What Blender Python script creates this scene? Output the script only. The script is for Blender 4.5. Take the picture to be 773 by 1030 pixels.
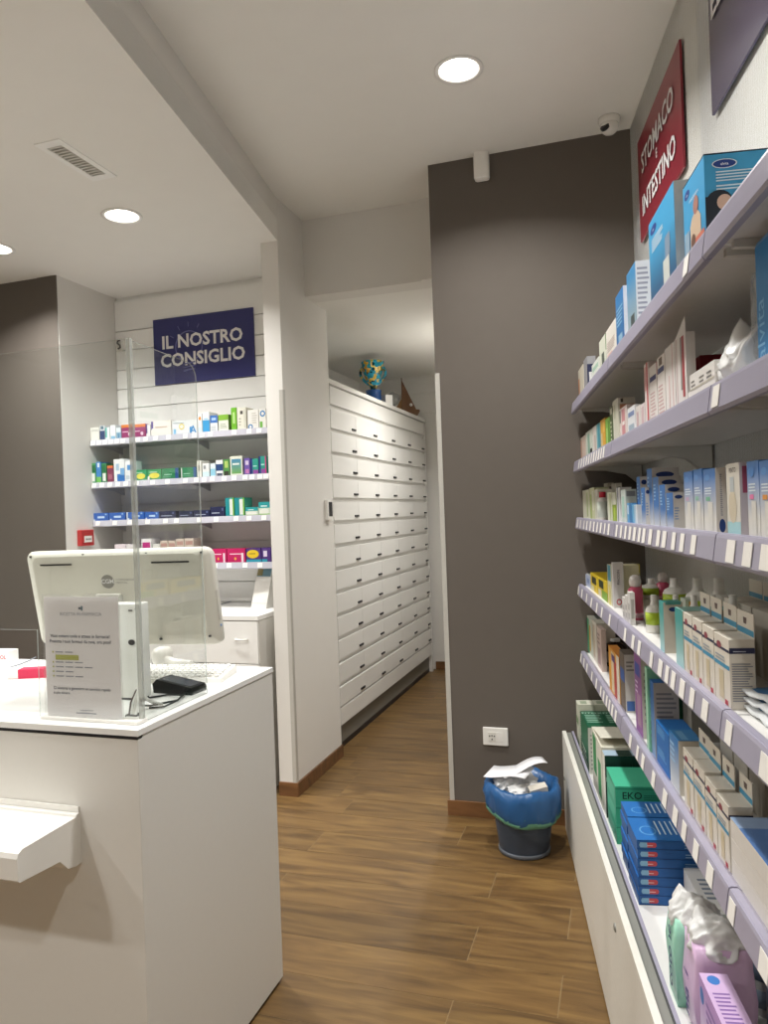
import bpy, bmesh, math, random
import numpy as np
from mathutils import Vector, Matrix

for o in list(bpy.data.objects): bpy.data.objects.remove(o)
random.seed(7)
SC = bpy.context.scene
COL = SC.collection

# ------------------------------------------------------------------ camera
F_PX, EYE = 750.0, 1.55
YAW, ROLL = math.radians(17.79), math.radians(2.05)
cam_d = bpy.data.cameras.new('camera'); cam = bpy.data.objects.new('camera', cam_d); COL.objects.link(cam)
cam_d.sensor_fit = 'VERTICAL'; cam_d.sensor_height = 36.0; cam_d.lens = 36.0 * F_PX / 1030.0
cam_d.clip_start = 0.02; cam_d.clip_end = 60
cam.matrix_world = (Matrix.Translation((0, 0, EYE)) @ Matrix.Rotation(YAW, 4, 'Z')
                    @ Matrix.Rotation(math.pi / 2, 4, 'X') @ Matrix.Rotation(-ROLL, 4, 'Z'))
SC.camera = cam

# ------------------------------------------------------------------ world, exposure
W = bpy.data.worlds.new('world'); SC.world = W; W.use_nodes = True
W.node_tree.nodes['Background'].inputs[0].default_value = (0.9, 0.95, 1.0, 1)
W.node_tree.nodes['Background'].inputs[1].default_value = 0.0
SC.view_settings.view_transform = 'Standard'; SC.view_settings.look = 'None'
SC.view_settings.gamma = 1.0; SC.view_settings.use_curve_mapping = False
SC.view_settings.exposure = -0.07
LAMP_W = 21.5            # watts of one ceiling downlight
LAMP_COL = (1.0, 0.99, 0.965)
# downlights: (x, y, ceiling height)
Z_HIGH, Z_LOW, Z_PASS = 3.305, 3.067, 2.85
LAMPS_SEEN = [(-0.566, 2.945, Z_HIGH), (-2.32, 3.144, Z_LOW), (-3.22, 3.25, Z_LOW)]
LAMPS_MORE = [(-0.37, 1.76, Z_HIGH), (-0.05, -0.55, Z_HIGH), (-2.25, 1.35, Z_LOW), (-3.25, 1.40, Z_LOW),
              (-2.1, -0.6, Z_LOW), (-3.3, -0.6, Z_LOW),
              (-1.03, 5.4, Z_PASS)]      # hidden behind the grey wall: the bright drawer fronts and passage floor show that a lamp lights the passage from there

# ------------------------------------------------------------------ pixel -> metre helpers (photo 773 x 1030)
_F = np.array([-math.sin(YAW), math.cos(YAW), 0]); _R = np.array([math.cos(YAW), math.sin(YAW), 0])
_C = np.array([0, 0, EYE]); _cr, _sr = math.cos(ROLL), math.sin(ROLL)
def ray(x, y):
    u, v = x - 386.5, y - 515.0
    h = u * _cr - v * _sr; w = u * _sr + v * _cr
    return _F + _R * h / F_PX - np.array([0, 0, 1]) * w / F_PX
def proj(p):
    q = np.array(p) - _C; z = q @ _F; h = q @ _R / z * F_PX; w = -q[2] / z * F_PX
    return 386.5 + h * _cr + w * _sr, 515 - h * _sr + w * _cr
def on_z(x, y, z): d = ray(x, y); return _C + d * ((z - EYE) / d[2])
def on_y(x, y, Y): d = ray(x, y); return _C + d * (Y / d[1])
def on_x(x, y, X): d = ray(x, y); return _C + d * (X / d[0])
# right-hand wall: it runs 9.54 degrees off the depth axis; s = metres from the grey corner, d = metres out of the wall
ANG = math.radians(9.54)
_O = np.array([0.091, 3.701, 0.0]); _S = np.array([-math.sin(ANG), math.cos(ANG), 0]); _N = np.array([math.cos(ANG), math.sin(ANG), 0])
def sdz(s, d, z): p = _O - _S * s - _N * d; return (p[0], p[1], z)
def on_d(x, y, d):
    r = ray(x, y); p0 = _O - _N * d
    p = _C + r * (((p0 - _C) @ _N) / (r @ _N)); q = p - _O
    return -(q @ _S), p[2]
def s_at(x, d, z):
    a, b = -0.4, 3.0
    for _ in range(50):
        m = (a + b) / 2
        if proj(sdz(m, d, z))[0] < x: a = m
        else: b = m
    return (a + b) / 2
def x_at(px, Y, z):
    a, b = -6.0, 2.0
    for _ in range(50):
        m = (a + b) / 2
        if proj((m, Y, z))[0] < px: a = m
        else: b = m
    return (a + b) / 2

# ------------------------------------------------------------------ materials
def lin(c): c /= 255.0; return c / 12.92 if c <= 0.04045 else ((c + 0.055) / 1.055) ** 2.4
def hexc(h): h = h.lstrip('#'); return tuple(lin(int(h[i:i + 2], 16)) for i in (0, 2, 4)) + (1.0,)
MATS = {}
def mat(key, rough=0.45, spec=0.4, metal=0.0, noise=0.05, scale=60.0, bump=0.0):
    """plain procedural material; key is a hex colour"""
    k = (key, rough, metal, bump)
    if k in MATS: return MATS[k]
    m = bpy.data.materials.new('paint_' + key.strip('#')); m.use_nodes = True; nt = m.node_tree
    b = nt.nodes['Principled BSDF']; b.inputs['Roughness'].default_value = rough; b.inputs['Metallic'].default_value = metal
    b.inputs['Specular IOR Level'].default_value = spec
    c = hexc(key)
    tc = nt.nodes.new('ShaderNodeTexCoord'); n = nt.nodes.new('ShaderNodeTexNoise'); n.inputs['Scale'].default_value = scale
    nt.links.new(tc.outputs['Object'], n.inputs['Vector'])
    mx = nt.nodes.new('ShaderNodeMix'); mx.data_type = 'RGBA'
    mx.inputs['A'].default_value = tuple(x * (1 - noise) for x in c[:3]) + (1,)
    mx.inputs['B'].default_value = tuple(min(1, x * (1 + noise)) for x in c[:3]) + (1,)
    nt.links.new(n.outputs['Fac'], mx.inputs['Factor']); nt.links.new(mx.outputs['Result'], b.inputs['Base Color'])
    if bump:
        bp = nt.nodes.new('ShaderNodeBump'); bp.inputs['Strength'].default_value = bump; bp.inputs['Distance'].default_value = 0.002
        nt.links.new(n.outputs['Fac'], bp.inputs['Height']); nt.links.new(bp.outputs['Normal'], b.inputs['Normal'])
    MATS[k] = m; return m
def grad(top, bottom, lo=0.2, hi=0.8, axis=2):
    """carton print that fades from one colour to another over the height of the box"""
    k = ('grad', top, bottom, lo, hi, axis)
    if k in MATS: return MATS[k]
    m = bpy.data.materials.new('fade_print'); m.use_nodes = True; nt = m.node_tree; b = nt.nodes['Principled BSDF']
    b.inputs['Roughness'].default_value = 0.4
    tc = nt.nodes.new('ShaderNodeTexCoord'); sx = nt.nodes.new('ShaderNodeSeparateXYZ'); rp = nt.nodes.new('ShaderNodeValToRGB')
    nt.links.new(tc.outputs['Generated'], sx.inputs[0]); nt.links.new(sx.outputs[axis], rp.inputs[0])
    rp.color_ramp.elements[0].position = lo; rp.color_ramp.elements[0].color = hexc(bottom)
    rp.color_ramp.elements[1].position = hi; rp.color_ramp.elements[1].color = hexc(top)
    nt.links.new(rp.outputs[0], b.inputs['Base Color']); MATS[k] = m; return m
def wood_mat(name, c1, c2, c3, rough=0.38):
    m = bpy.data.materials.new(name); m.use_nodes = True; nt = m.node_tree; N = nt.nodes; L = nt.links
    b = N['Principled BSDF']; b.inputs['Roughness'].default_value = rough
    tc = N.new('ShaderNodeTexCoord'); oi = N.new('ShaderNodeObjectInfo')
    ad = N.new('ShaderNodeVectorMath'); ad.operation = 'ADD'
    mu = N.new('ShaderNodeMath'); mu.operation = 'MULTIPLY'; mu.inputs[1].default_value = 37.0
    L.new(oi.outputs['Random'], mu.inputs[0]); L.new(tc.outputs['Object'], ad.inputs[0]); L.new(mu.outputs[0], ad.inputs[1])
    mp = N.new('ShaderNodeMapping'); mp.inputs['Scale'].default_value = (1.1, 7.5, 4); L.new(ad.outputs[0], mp.inputs[0])
    n1 = N.new('ShaderNodeTexNoise'); n1.inputs['Scale'].default_value = 2.2; n1.inputs['Detail'].default_value = 7; n1.inputs['Distortion'].default_value = 1.1
    L.new(mp.outputs[0], n1.inputs['Vector'])
    r1 = N.new('ShaderNodeValToRGB'); L.new(n1.outputs['Fac'], r1.inputs[0])
    r1.color_ramp.elements[0].position = 0.32; r1.color_ramp.elements[0].color = hexc(c1)
    r1.color_ramp.elements[1].position = 0.68; r1.color_ramp.elements[1].color = hexc(c3)
    e = r1.color_ramp.elements.new(0.5); e.color = hexc(c2)
    mp2 = N.new('ShaderNodeMapping'); mp2.inputs['Scale'].default_value = (6, 120, 40); L.new(ad.outputs[0], mp2.inputs[0])
    n2 = N.new('ShaderNodeTexNoise'); n2.inputs['Scale'].default_value = 1.5; n2.inputs['Detail'].default_value = 3; L.new(mp2.outputs[0], n2.inputs['Vector'])
    mx = N.new('ShaderNodeMix'); mx.data_type = 'RGBA'; mx.blend_type = 'MULTIPLY'; mx.inputs['Factor'].default_value = 0.22
    r2 = N.new('ShaderNodeValToRGB'); r2.color_ramp.elements[0].color = (.55, .5, .45, 1); r2.color_ramp.elements[0].position = .3; r2.color_ramp.elements[1].position = .6
    L.new(n2.outputs['Fac'], r2.inputs[0]); L.new(r1.outputs[0], mx.inputs['A']); L.new(r2.outputs[0], mx.inputs['B'])
    hv = N.new('ShaderNodeHueSaturation'); L.new(mx.outputs['Result'], hv.inputs['Color'])
    ml = N.new('ShaderNodeMapRange'); ml.inputs[3].default_value = 0.86; ml.inputs[4].default_value = 1.1
    L.new(oi.outputs['Random'], ml.inputs[0]); L.new(ml.outputs[0], hv.inputs['Value']); L.new(hv.outputs[0], b.inputs['Base Color'])
    bp = N.new('ShaderNodeBump'); bp.inputs['Strength'].default_value = 0.12; bp.inputs['Distance'].default_value = 0.001
    L.new(n2.outputs['Fac'], bp.inputs['Height']); L.new(bp.outputs[0], b.inputs['Normal'])
    return m
def clear_mat(name, tint=(0.97, 0.985, 0.98), refl=1.0, rough=0.02, ior=1.45, base=0.0, basecol=(.9, .9, .9, 1)):
    """thin clear plastic: straight-through transparency plus fresnel gloss"""
    m = bpy.data.materials.new(name); m.use_nodes = True; nt = m.node_tree; N = nt.nodes; L = nt.links
    N.remove(N['Principled BSDF']); out = N['Material Output']
    t = N.new('ShaderNodeBsdfTransparent'); t.inputs[0].default_value = tint + (1,)
    g = N.new('ShaderNodeBsdfGlossy'); g.inputs['Roughness'].default_value = rough; g.inputs['Color'].default_value = (refl, refl, refl, 1)
    lw = N.new('ShaderNodeLayerWeight'); lw.inputs['Blend'].default_value = 0.5
    pw = N.new('ShaderNodeMath'); pw.operation = 'POWER'; pw.inputs[1].default_value = 5.0; L.new(lw.outputs['Facing'], pw.inputs[0])
    fr = N.new('ShaderNodeMapRange'); fr.inputs[3].default_value = ((ior - 1) / (ior + 1)) ** 2; fr.inputs[4].default_value = 0.9; L.new(pw.outputs[0], fr.inputs[0])
    mx = N.new('ShaderNodeMixShader'); L.new(fr.outputs[0], mx.inputs[0]); L.new(t.outputs[0], mx.inputs[1]); L.new(g.outputs[0], mx.inputs[2])
    last = mx
    if base:
        df = N.new('ShaderNodeBsdfDiffuse'); df.inputs[0].default_value = basecol
        m2 = N.new('ShaderNodeMixShader'); m2.inputs[0].default_value = base
        L.new(mx.outputs[0], m2.inputs[1]); L.new(df.outputs[0], m2.inputs[2]); last = m2
    L.new(last.outputs[0], out.inputs[0]); return m
def emit_mat(name, col, s):
    m = bpy.data.materials.new(name); m.use_nodes = True; nt = m.node_tree
    nt.nodes.remove(nt.nodes['Principled BSDF']); e = nt.nodes.new('ShaderNodeEmission'); e.inputs[0].default_value = col + (1,); e.inputs[1].default_value = s
    nt.links.new(e.outputs[0], nt.nodes['Material Output'].inputs[0]); return m

WALLW = mat('#e2dfd9', 0.8, 0.2, noise=0.015, scale=9, bump=0.03)
CEILW = mat('#eeece6', 0.85, 0.2, noise=0.015, scale=9)
GREYW = mat('#665f58', 0.75, 0.25, noise=0.03, scale=14, bump=0.03)
WHITE = mat('#f2f1ed', 0.4, noise=0.01)
WHITEG = mat('#eceae4', 0.22, noise=0.01)
LILAC = mat('#a19daf', 0.3, noise=0.02)
LILACL = mat('#a19daf', 0.3, noise=0.02)
TICKET = mat('#efece6', 0.6, noise=0.02)
ALU = mat('#8f8f89', 0.4, metal=0.15, noise=0.02)
BLACK = mat('#15151a', 0.4, noise=0.02)
DKGREY = mat('#4a4a4a', 0.5)
SKIRT = wood_mat('skirting_wood', '#5a3f25', '#745031', '#835c3a')
PLANK = wood_mat('plank_wood', '#5a4326', '#705531', '#82663c')
GROUT = mat('#8f7a58', 0.8)
PLEXI = clear_mat('clear_acrylic', ior=1.58)
PLEXE = clear_mat('acrylic_edge', tint=(.8, .85, .83), rough=.15, base=.45, basecol=(.75, .78, .76, 1))
FILM = clear_mat('clear_film', tint=(.93, .94, .94), rough=.12, ior=1.6, base=.16, basecol=(.85, .86, .86, 1))
SMOKE = clear_mat('smoky_plastic', tint=(.30, .36, .46), rough=.2, base=.30, basecol=(.16, .20, .27, 1))

# ------------------------------------------------------------------ mesh helpers
class MB:
    """collects geometry with several materials into one mesh"""
    def __init__(self): self.bm = bmesh.new(); self.mats = []
    def mi(self, m):
        if m not in self.mats: self.mats.append(m)
        return self.mats.index(m)
    def face(self, pts, m):
        f = self.bm.faces.new([self.bm.verts.new(p) for p in pts]); f.material_index = self.mi(m); return f
    def box(self, x0, x1, y0, y1, z0, z1, m, bevel=0.0):
        x0, x1 = sorted((x0, x1)); y0, y1 = sorted((y0, y1)); z0, z1 = sorted((z0, z1))
        v = [self.bm.verts.new(p) for p in [(x0, y0, z0), (x1, y0, z0), (x1, y1, z0), (x0, y1, z0), (x0, y0, z1), (x1, y0, z1), (x1, y1, z1), (x0, y1, z1)]]
        fs = [self.bm.faces.new([v[i] for i in q]) for q in [(0, 3, 2, 1), (4, 5, 6, 7), (0, 1, 5, 4), (1, 2, 6, 5), (2, 3, 7, 6), (3, 0, 4, 7)]]
        k = self.mi(m)
        for f in fs: f.material_index = k
        if bevel:
            es = {e for f in fs for e in f.edges}
            bmesh.ops.bevel(self.bm, geom=list(es), offset=bevel, segments=2, affect='EDGES', profile=0.5, material=-1)
        return fs
    def prism(self, pts, ax, a, b, m):
        """extrude a 2-D outline along axis ax from a to b"""
        def P(p, t):
            if ax == 'x': return (t, p[0], p[1])
            if ax == 'y': return (p[0], t, p[1])
            return (p[0], p[1], t)
        A = [self.bm.verts.new(P(p, a)) for p in pts]; B = [self.bm.verts.new(P(p, b)) for p in pts]
        n = len(pts); k = self.mi(m); fs = [self.bm.faces.new(A), self.bm.faces.new(B[::-1])]
        for i in range(n): fs.append(self.bm.faces.new([A[i], B[i], B[(i + 1) % n], A[(i + 1) % n]]))
        for f in fs: f.material_index = k
        bmesh.ops.recalc_face_normals(self.bm, faces=fs); return fs
    def lathe(self, prof, m, n=24, c=(0, 0), sx=1.0, sy=1.0, wob=None, smooth=True, cap=True):
        rings = []
        for j, (r, z) in enumerate(prof):
            ring = []
            for i in range(n):
                a = 2 * math.pi * i / n; rr = r; zz = z
                if wob: rr, zz = wob(j, a, r, z)
                ring.append(self.bm.verts.new((c[0] + rr * math.cos(a) * sx, c[1] + rr * math.sin(a) * sy, zz)))
            rings.append(ring)
        mm = m if isinstance(m, list) else [m] * (len(prof) - 1); fs = []
        for j in range(len(prof) - 1):
            k = self.mi(mm[j])
            for i in range(n):
                f = self.bm.faces.new([rings[j][i], rings[j][(i + 1) % n], rings[j + 1][(i + 1) % n], rings[j + 1][i]])
                f.material_index = k; f.smooth = smooth; fs.append(f)
        if cap:
            for ring, q in ((rings[0], mm[0]), (rings[-1], mm[-1])):
                f = self.bm.faces.new(ring); f.material_index = self.mi(q); fs.append(f)
        bmesh.ops.recalc_face_normals(self.bm, faces=fs)
    def tube(self, pts, r, m, n=8):
        pts = [Vector(p) for p in pts]; rings = []
        for i, p in enumerate(pts):
            t = (pts[min(i + 1, len(pts) - 1)] - pts[max(i - 1, 0)]).normalized()
            u = t.orthogonal().normalized(); w = t.cross(u)
            if rings:
                u = (pu - t * pu.dot(t)).normalized(); w = t.cross(u)
            pu = u
            rings.append([self.bm.verts.new(p + (u * math.cos(2 * math.pi * k / n) + w * math.sin(2 * math.pi * k / n)) * r) for k in range(n)])
        k = self.mi(m)
        for a, b in zip(rings, rings[1:]):
            for i in range(n):
                f = self.bm.faces.new([a[i], a[(i + 1) % n], b[(i + 1) % n], b[i]]); f.material_index = k; f.smooth = True
        for ring in (rings[0], rings[-1]):
            f = self.bm.faces.new(ring); f.material_index = k
    def text(self, s, m, M, h, align='LEFT', bold=0.0):
        """flat lettering; M places the text plane (x right, y up)"""
        me = text_mesh(s, align, bold); sc = Matrix.Scale(h, 4)
        T = M @ sc; k = self.mi(m)
        vs = [self.bm.verts.new(T @ v.co) for v in me.vertices]
        for p in me.polygons:
            try: f = self.bm.faces.new([vs[i] for i in p.vertices]); f.material_index = k
            except ValueError: pass
    def obj(self, name, parent=None, loc=None, rz=0.0, label=None, cat=None, group=None, kind=None, smooth=False):
        me = bpy.data.meshes.new(name); self.bm.to_mesh(me); self.bm.free()
        for m in self.mats: me.materials.append(m)
        if smooth:
            for p in me.polygons: p.use_smooth = True
        o = bpy.data.objects.new(name, me); COL.objects.link(o)
        if loc is not None: o.location = loc
        o.rotation_euler[2] = rz
        if parent: o.parent = parent
        return tag(o, label, cat, group, kind)
def tag(o, label=None, cat=None, group=None, kind=None):
    if label: o['label'] = label
    if cat: o['category'] = cat
    if group: o['group'] = group
    if kind: o['kind'] = kind
    return o
def empty(name, loc=(0, 0, 0), rz=0.0, label=None, cat=None, group=None, kind=None):
    o = bpy.data.objects.new(name, None); COL.objects.link(o); o.location = loc; o.rotation_euler[2] = rz; o.empty_display_size = .05
    return tag(o, label, cat, group, kind)
_T = {}
def text_mesh(s, align, bold):
    k = (s, align, bold)
    if k not in _T:
        cu = bpy.data.curves.new('lettering', 'FONT'); cu.body = s; cu.align_x = align; cu.size = 1.0; cu.offset = bold; cu.resolution_u = 2
        o = bpy.data.objects.new('lettering', cu); COL.objects.link(o)
        bpy.context.view_layer.update()
        me = bpy.data.meshes.new_from_object(o.evaluated_get(bpy.context.evaluated_depsgraph_get()))
        bpy.data.objects.remove(o); bpy.data.curves.remove(cu); _T[k] = me
    return _T[k]
def sbox(name, x0, x1, y0, y1, z0, z1, m, **kw):
    b = MB(); b.box(x0, x1, y0, y1, z0, z1, m, kw.pop('bevel', 0)); return b.obj(name, **kw)

# ------------------------------------------------------------------ THE ROOM
ST = 'structure'
XL, YB, YF = -5.2, -2.6, 7.07            # left wall, wall behind the camera, far wall of the passage
X_COL, Y_COL = -1.765, 3.752             # corner of the white pier
# floor: slab and wood-look planks 0.2145 m wide
floor = sbox('floor', XL - .1, 1.6, YB - .1, YF + .1, -0.12, -0.0009, GROUT, kind=ST)
PW, PL = 0.2145, 1.2
mesh_cache = {}
def plank(x0, x1, y0):
    w = round(x1 - x0, 3)
    if w < .04: return
    if w not in mesh_cache:
        b = MB(); b.box(0, w - .003, 0, PW - .0025, -.0008, 0, PLANK); me = bpy.data.meshes.new('plank'); b.bm.to_mesh(me); b.bm.free(); me.materials.append(PLANK); mesh_cache[w] = me
    o = bpy.data.objects.new('plank', mesh_cache[w]); COL.objects.link(o); o.location = (x0, y0, 0); o.parent = floor
r0 = int((YB - 2.295) / PW) - 1
for r in range(r0, int((YF - 2.295) / PW) + 1):
    y0 = 2.295 + r * PW
    if y0 < YB - .1: continue
    j = -.24 if r % 2 == 0 else -.562
    if r < -3 or r > 4: j += ((r * 37) % 5 - 2) * .11
    x = j + PL * 2
    while x > XL:
        a, b_ = max(x - PL, XL), min(x, 1.5)
        if b_ > a: plank(a, b_, y0)
        x -= PL

def wall_poly(name, pts, z0, z1, m):
    b = MB(); b.prism(pts, 'z', z0, z1, m); return b.obj(name, kind=ST)
# right wall (runs oblique) with two panel joints
e0, e1 = sdz(-.35, 0, 0), sdz(6.45, 0, 0); e2, e3 = sdz(6.45, -.15, 0), sdz(-.35, -.15, 0)
wr = wall_poly('wall_right', [e0[:2], e1[:2], e2[:2], e3[:2]], -.1, Z_HIGH + .1, mat('#d9d7cf', .7, .2, noise=.01))
PANELW = mat('#f6f6f4', 0.5, noise=.01)
for s0, s1 in ((.004, 1.118), (1.122, 2.228), (2.232, 3.35)):        # white back panels between the shelf uprights
    b = MB(); b.box(-(s1 - s0), 0, -.006, 0, .02, Z_HIGH - .002, PANELW)
    o = b.obj('back_panel', kind=None); o.location = sdz(s0, 0, 0); o.rotation_euler[2] = ANG + math.pi / 2; o.parent = wr; o.matrix_parent_inverse = wr.matrix_world.inverted()
# grey wall at the end of the aisle
sbox('wall_grey_end', -.887, .25, 3.701, 3.86, -.01, Z_HIGH + .05, GREYW, kind=ST)
# passage right wall, far wall and ceiling beams
sbox('wall_passage_right', -.887, -.72, 3.861, YF + .1, -.01, Z_HIGH + .05, WALLW, kind=ST)
sbox('wall_passage_far', -2.6, -.72, YF, YF + .12, -.01, Z_HIGH, WALLW, kind=ST)
sbox('trim_1', -2.5, -.89, YF - .05, YF, 2.69, Z_PASS - .001, WALLW, kind=ST)
sbox('trim_2', -2.5, -.89, YF - .025, YF, 2.50, 2.69, WALLW, kind=ST)
sbox('wall_passage_header', X_COL, -1.045, 4.105, 4.25, Z_PASS, Z_HIGH + .02, WALLW, kind=ST)
sbox('wall_passage_pier', -1.045, -.887, 4.08, 4.25, Z_PASS, Z_HIGH + .02, WALLW, kind=ST)
# white pier between counter area and passage (an L seen from above)
wall_poly('wall_pier', [(-1.868, Y_COL), (X_COL, Y_COL), (X_COL, 4.44), (-3.39, 4.44), (-3.39, 4.30), (-1.868, 4.30)], -.01, Z_HIGH + .02, WALLW)
sbox('wall_cabinet_recess', -2.60, -2.46, 4.44, YF, -.01, Z_HIGH, WALLW, kind=ST)
# left side: return wall, grey wall, outer walls
sbox('wall_return', -3.39, -3.245, 3.741, 4.30, -.01, Z_LOW + .05, WALLW, kind=ST)
sbox('wall_grey_left', XL, -3.391, 3.74, 3.88, -.01, Z_LOW + .05, GREYW, kind=ST)
sbox('wall_grey_corner', -3.391, -3.247, 3.735, 3.741, -.01, Z_LOW + .05, GREYW, kind=ST)
sbox('wall_left', XL - .12, XL, YB, 3.88, -.01, Z_LOW + .05, WALLW, kind=ST)
sbox('wall_behind', XL - .12, 1.6, YB - .12, YB, -.01, Z_HIGH + .05, WALLW, kind=ST)
# slatted back wall: one board per slat, grooves between
slatwall = sbox('wall_slatted', -3.245, -1.868, 4.296, 4.30, -.01, Z_LOW, WHITE, kind=ST)
zs = [0.02] + [2.834 - .1305 * k for k in range(20, -1, -1)] + [Z_LOW - .022]
for a, b_ in zip(zs, zs[1:]):
    if b_ - a < .02: continue
    o = sbox('slat', -3.243, -1.870, 4.278, 4.296, a + .003, b_ - .003, WHITE, parent=slatwall)
# ceilings with round cut-outs for the lamps
def ceiling(name, pts, z, lamps, m, duct=None):
    b = MB(); b.prism(pts, 'z', z, z + .12, m); o = b.obj(name, kind=ST)
    if duct:
        c = MB(); c.box(*duct, z - .05, z + .1, m); co = c.obj('cutter')
        md = o.modifiers.new('hole', 'BOOLEAN'); md.object = co; md.operation = 'DIFFERENCE'; md.solver = 'EXACT'
    for (x, y, zz) in lamps:
        c = MB(); c.lathe([(.083, z - .05), (.083, z + .08)], m, 32, (x, y)); co = c.obj('cutter')
        md = o.modifiers.new('hole', 'BOOLEAN'); md.object = co; md.operation = 'DIFFERENCE'; md.solver = 'EXACT'
    bpy.context.view_layer.update()
    me = bpy.data.meshes.new_from_object(o.evaluated_get(bpy.context.evaluated_depsgraph_get()))
    for md in list(o.modifiers):
        bpy.data.objects.remove(md.object); o.modifiers.remove(md)
    o.data = me; return o
SL = math.tan(ANG)
def soff_x(y): return X_COL + (Y_COL - y) * SL
LL = LAMPS_SEEN + LAMPS_MORE
ceiling('ceiling_high', [(soff_x(YB), YB), (1.6, YB), (.6, 4.25), (X_COL, 4.25), (X_COL, Y_COL)], Z_HIGH, [l for l in LL if l[2] == Z_HIGH], CEILW)
ceiling('ceiling_low', [(XL, YB), (soff_x(YB), YB), (X_COL, Y_COL), (X_COL - .1, Y_COL), (X_COL - .104, 4.30), (-3.39, 4.30), (XL, 3.88)], Z_LOW, [l for l in LL if l[2] == Z_LOW], CEILW, (-2.127 - .038, -2.127 + .038, 2.597 - .137, 2.597 + .137))
ceiling('ceiling_passage', [(X_COL, 4.25), (-.72, 4.25), (-.72, YF), (-2.6, YF), (-2.6, 4.44), (X_COL, 4.44)], Z_PASS, [l for l in LL if l[2] == Z_PASS], CEILW)
b = MB(); b.prism([(soff_x(YB), YB), (X_COL, Y_COL), (X_COL - .09, Y_COL), (soff_x(YB) - .09, YB)], 'z', Z_LOW + .001, Z_HIGH + .02, WALLW); b.obj('wall_bulkhead', kind=ST)
# skirtings of wood-look tile
def skirt(name, x0, x1, y0, y1): sbox(name, x0, x1, y0, y1, 0, .075, SKIRT, kind=ST)
skirt('baseboard_grey', -.90, -.29, 3.689, 3.701)
skirt('baseboard_pier_front', -1.868, X_COL + .011, Y_COL - .011, Y_COL)
skirt('baseboard_pier_side', X_COL, X_COL + .011, Y_COL, 4.44)
skirt('baseboard_passage', -1.79, -.89, YF - .012, YF)
skirt('baseboard_passage_right', -.90, -.887, 3.701, YF - .012)
# corner guards
def guard(name, x, y, sx):
    b = MB(); b.box(x, x + .022 * -sx, y - .003, y, .075, 2.245, mat('#bdbab2', .4)); b.box(x, x + .003 * sx, y, y + .022, .075, 2.245, mat('#bdbab2', .4)); b.obj(name, kind=ST)
guard('trim_4', X_COL, Y_COL, 1)
guard('trim_5', -.887, 3.701, -1)

# ------------------------------------------------------------------ CEILING LAMPS, VENT, SENSORS
GLOW = emit_mat('lamp_glow', (1.0, .95, .86), 14.0)
REFL = mat('#f2efe6', .3, noise=.0)
def downlight(x, y, z, label, off=None):
    bulb = 'bulb_%s_offscreen' % off if off else 'bulb'; beam = 'downlight_%s_offscreen' % off if off else 'downlight_beam'
    root = empty('ceiling_downlight', (x, y, z), label=label, cat='lamp', group='recessed ceiling downlights')
    b = MB(); b.lathe([(.080, 0.0), (.098, -.001), (.098, -.006), (.080, -.004), (.080, 0.0)], WHITE, 40, cap=False); b.obj('trim_ring', root)
    b = MB(); b.lathe([(.081, 0), (.072, .04), (.055, .074)], REFL, 40, cap=False); b.obj('reflector', root)
    b = MB(); b.lathe([(.002, .014), (.022, .018), (.040, .030), (.053, .050), (.055, .072), (.002, .074)], GLOW, 32); b.obj(bulb, root)
    l = bpy.data.lights.new(beam, 'AREA'); l.shape = 'DISK'; l.size = .15; l.energy = LAMP_W; l.color = LAMP_COL; l.spread = math.radians(134)
    lo = bpy.data.objects.new(beam, l); COL.objects.link(lo); lo.location = (0, 0, -.008); lo.parent = root
downlight(*LAMPS_SEEN[0], 'round recessed downlight in the high ceiling before the grey wall')
downlight(*LAMPS_SEEN[1], 'round recessed downlight beside the air vent in the low ceiling')
downlight(*LAMPS_SEEN[2], 'round recessed downlight in the low ceiling near the left grey wall')
nm = ['high ceiling over the aisle of shelves', 'high ceiling towards the entrance', 'low ceiling above the counter', 'low ceiling above the left end of the counter',
      'low ceiling before the counter', 'low ceiling towards the left wall', 'passage ceiling behind the grey wall']
off = ['aisle_ceiling', 'entrance_ceiling', 'counter_ceiling', 'counter_end_ceiling', 'customer_ceiling', 'left_wall_ceiling', 'passage_ceiling']
for p, n, q in zip(LAMPS_MORE, nm, off): downlight(*p, 'round recessed downlight in the ' + n, q)
# air vent: frame and fins
v = empty('air_vent', (-2.127, 2.597, Z_LOW), label='white rectangular slotted air vent in the low ceiling', cat='vent')
v.rotation_euler[2] = 0.0
b = MB(); hx, hy = .062, .176; ix, iy = .036, .135
b.box(-hx, hx, -hy, -iy, -.005, 0, WHITE); b.box(-hx, hx, iy, hy, -.005, 0, WHITE); b.box(-hx, -ix, -iy, iy, -.005, 0, WHITE); b.box(ix, hx, -iy, iy, -.005, 0, WHITE); b.obj('frame', v)
b = MB(); b.box(-ix, ix, -iy, iy, .092, .0995, mat('#9a9993', .5)); b.obj('duct_plate', v)
for k in range(13):
    y = -iy + .0205 * (k + .5); b = MB(); b.box(-ix, ix, y - .0052, y + .0052, -.0042, .010, mat('#c9c6bd', .5)); b.obj('fin', v)
# motion sensor on the grey wall
q = on_y(485, 165, 3.69); r = empty('motion_sensor', (q[0], 3.701, q[2]), label='small white motion sensor high on the grey wall', cat='sensor')
b = MB(); b.box(-.038, .038, -.05, 0, -.088, .062, WHITEG, .014); b.obj('housing', r)
b = MB(); b.prism([(-.028, -.03), (.028, -.03), (.026, -.078), (.012, -.084), (-.012, -.084), (-.026, -.078)], 'y', -.049, -.046, mat('#f3f2ee', .15)); b.obj('lens', r)
b = MB(); b.box(-.006, .006, -.0475, -.044, -.012, -.006, mat('#c9772e', .4)); b.obj('indicator', r)
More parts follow.
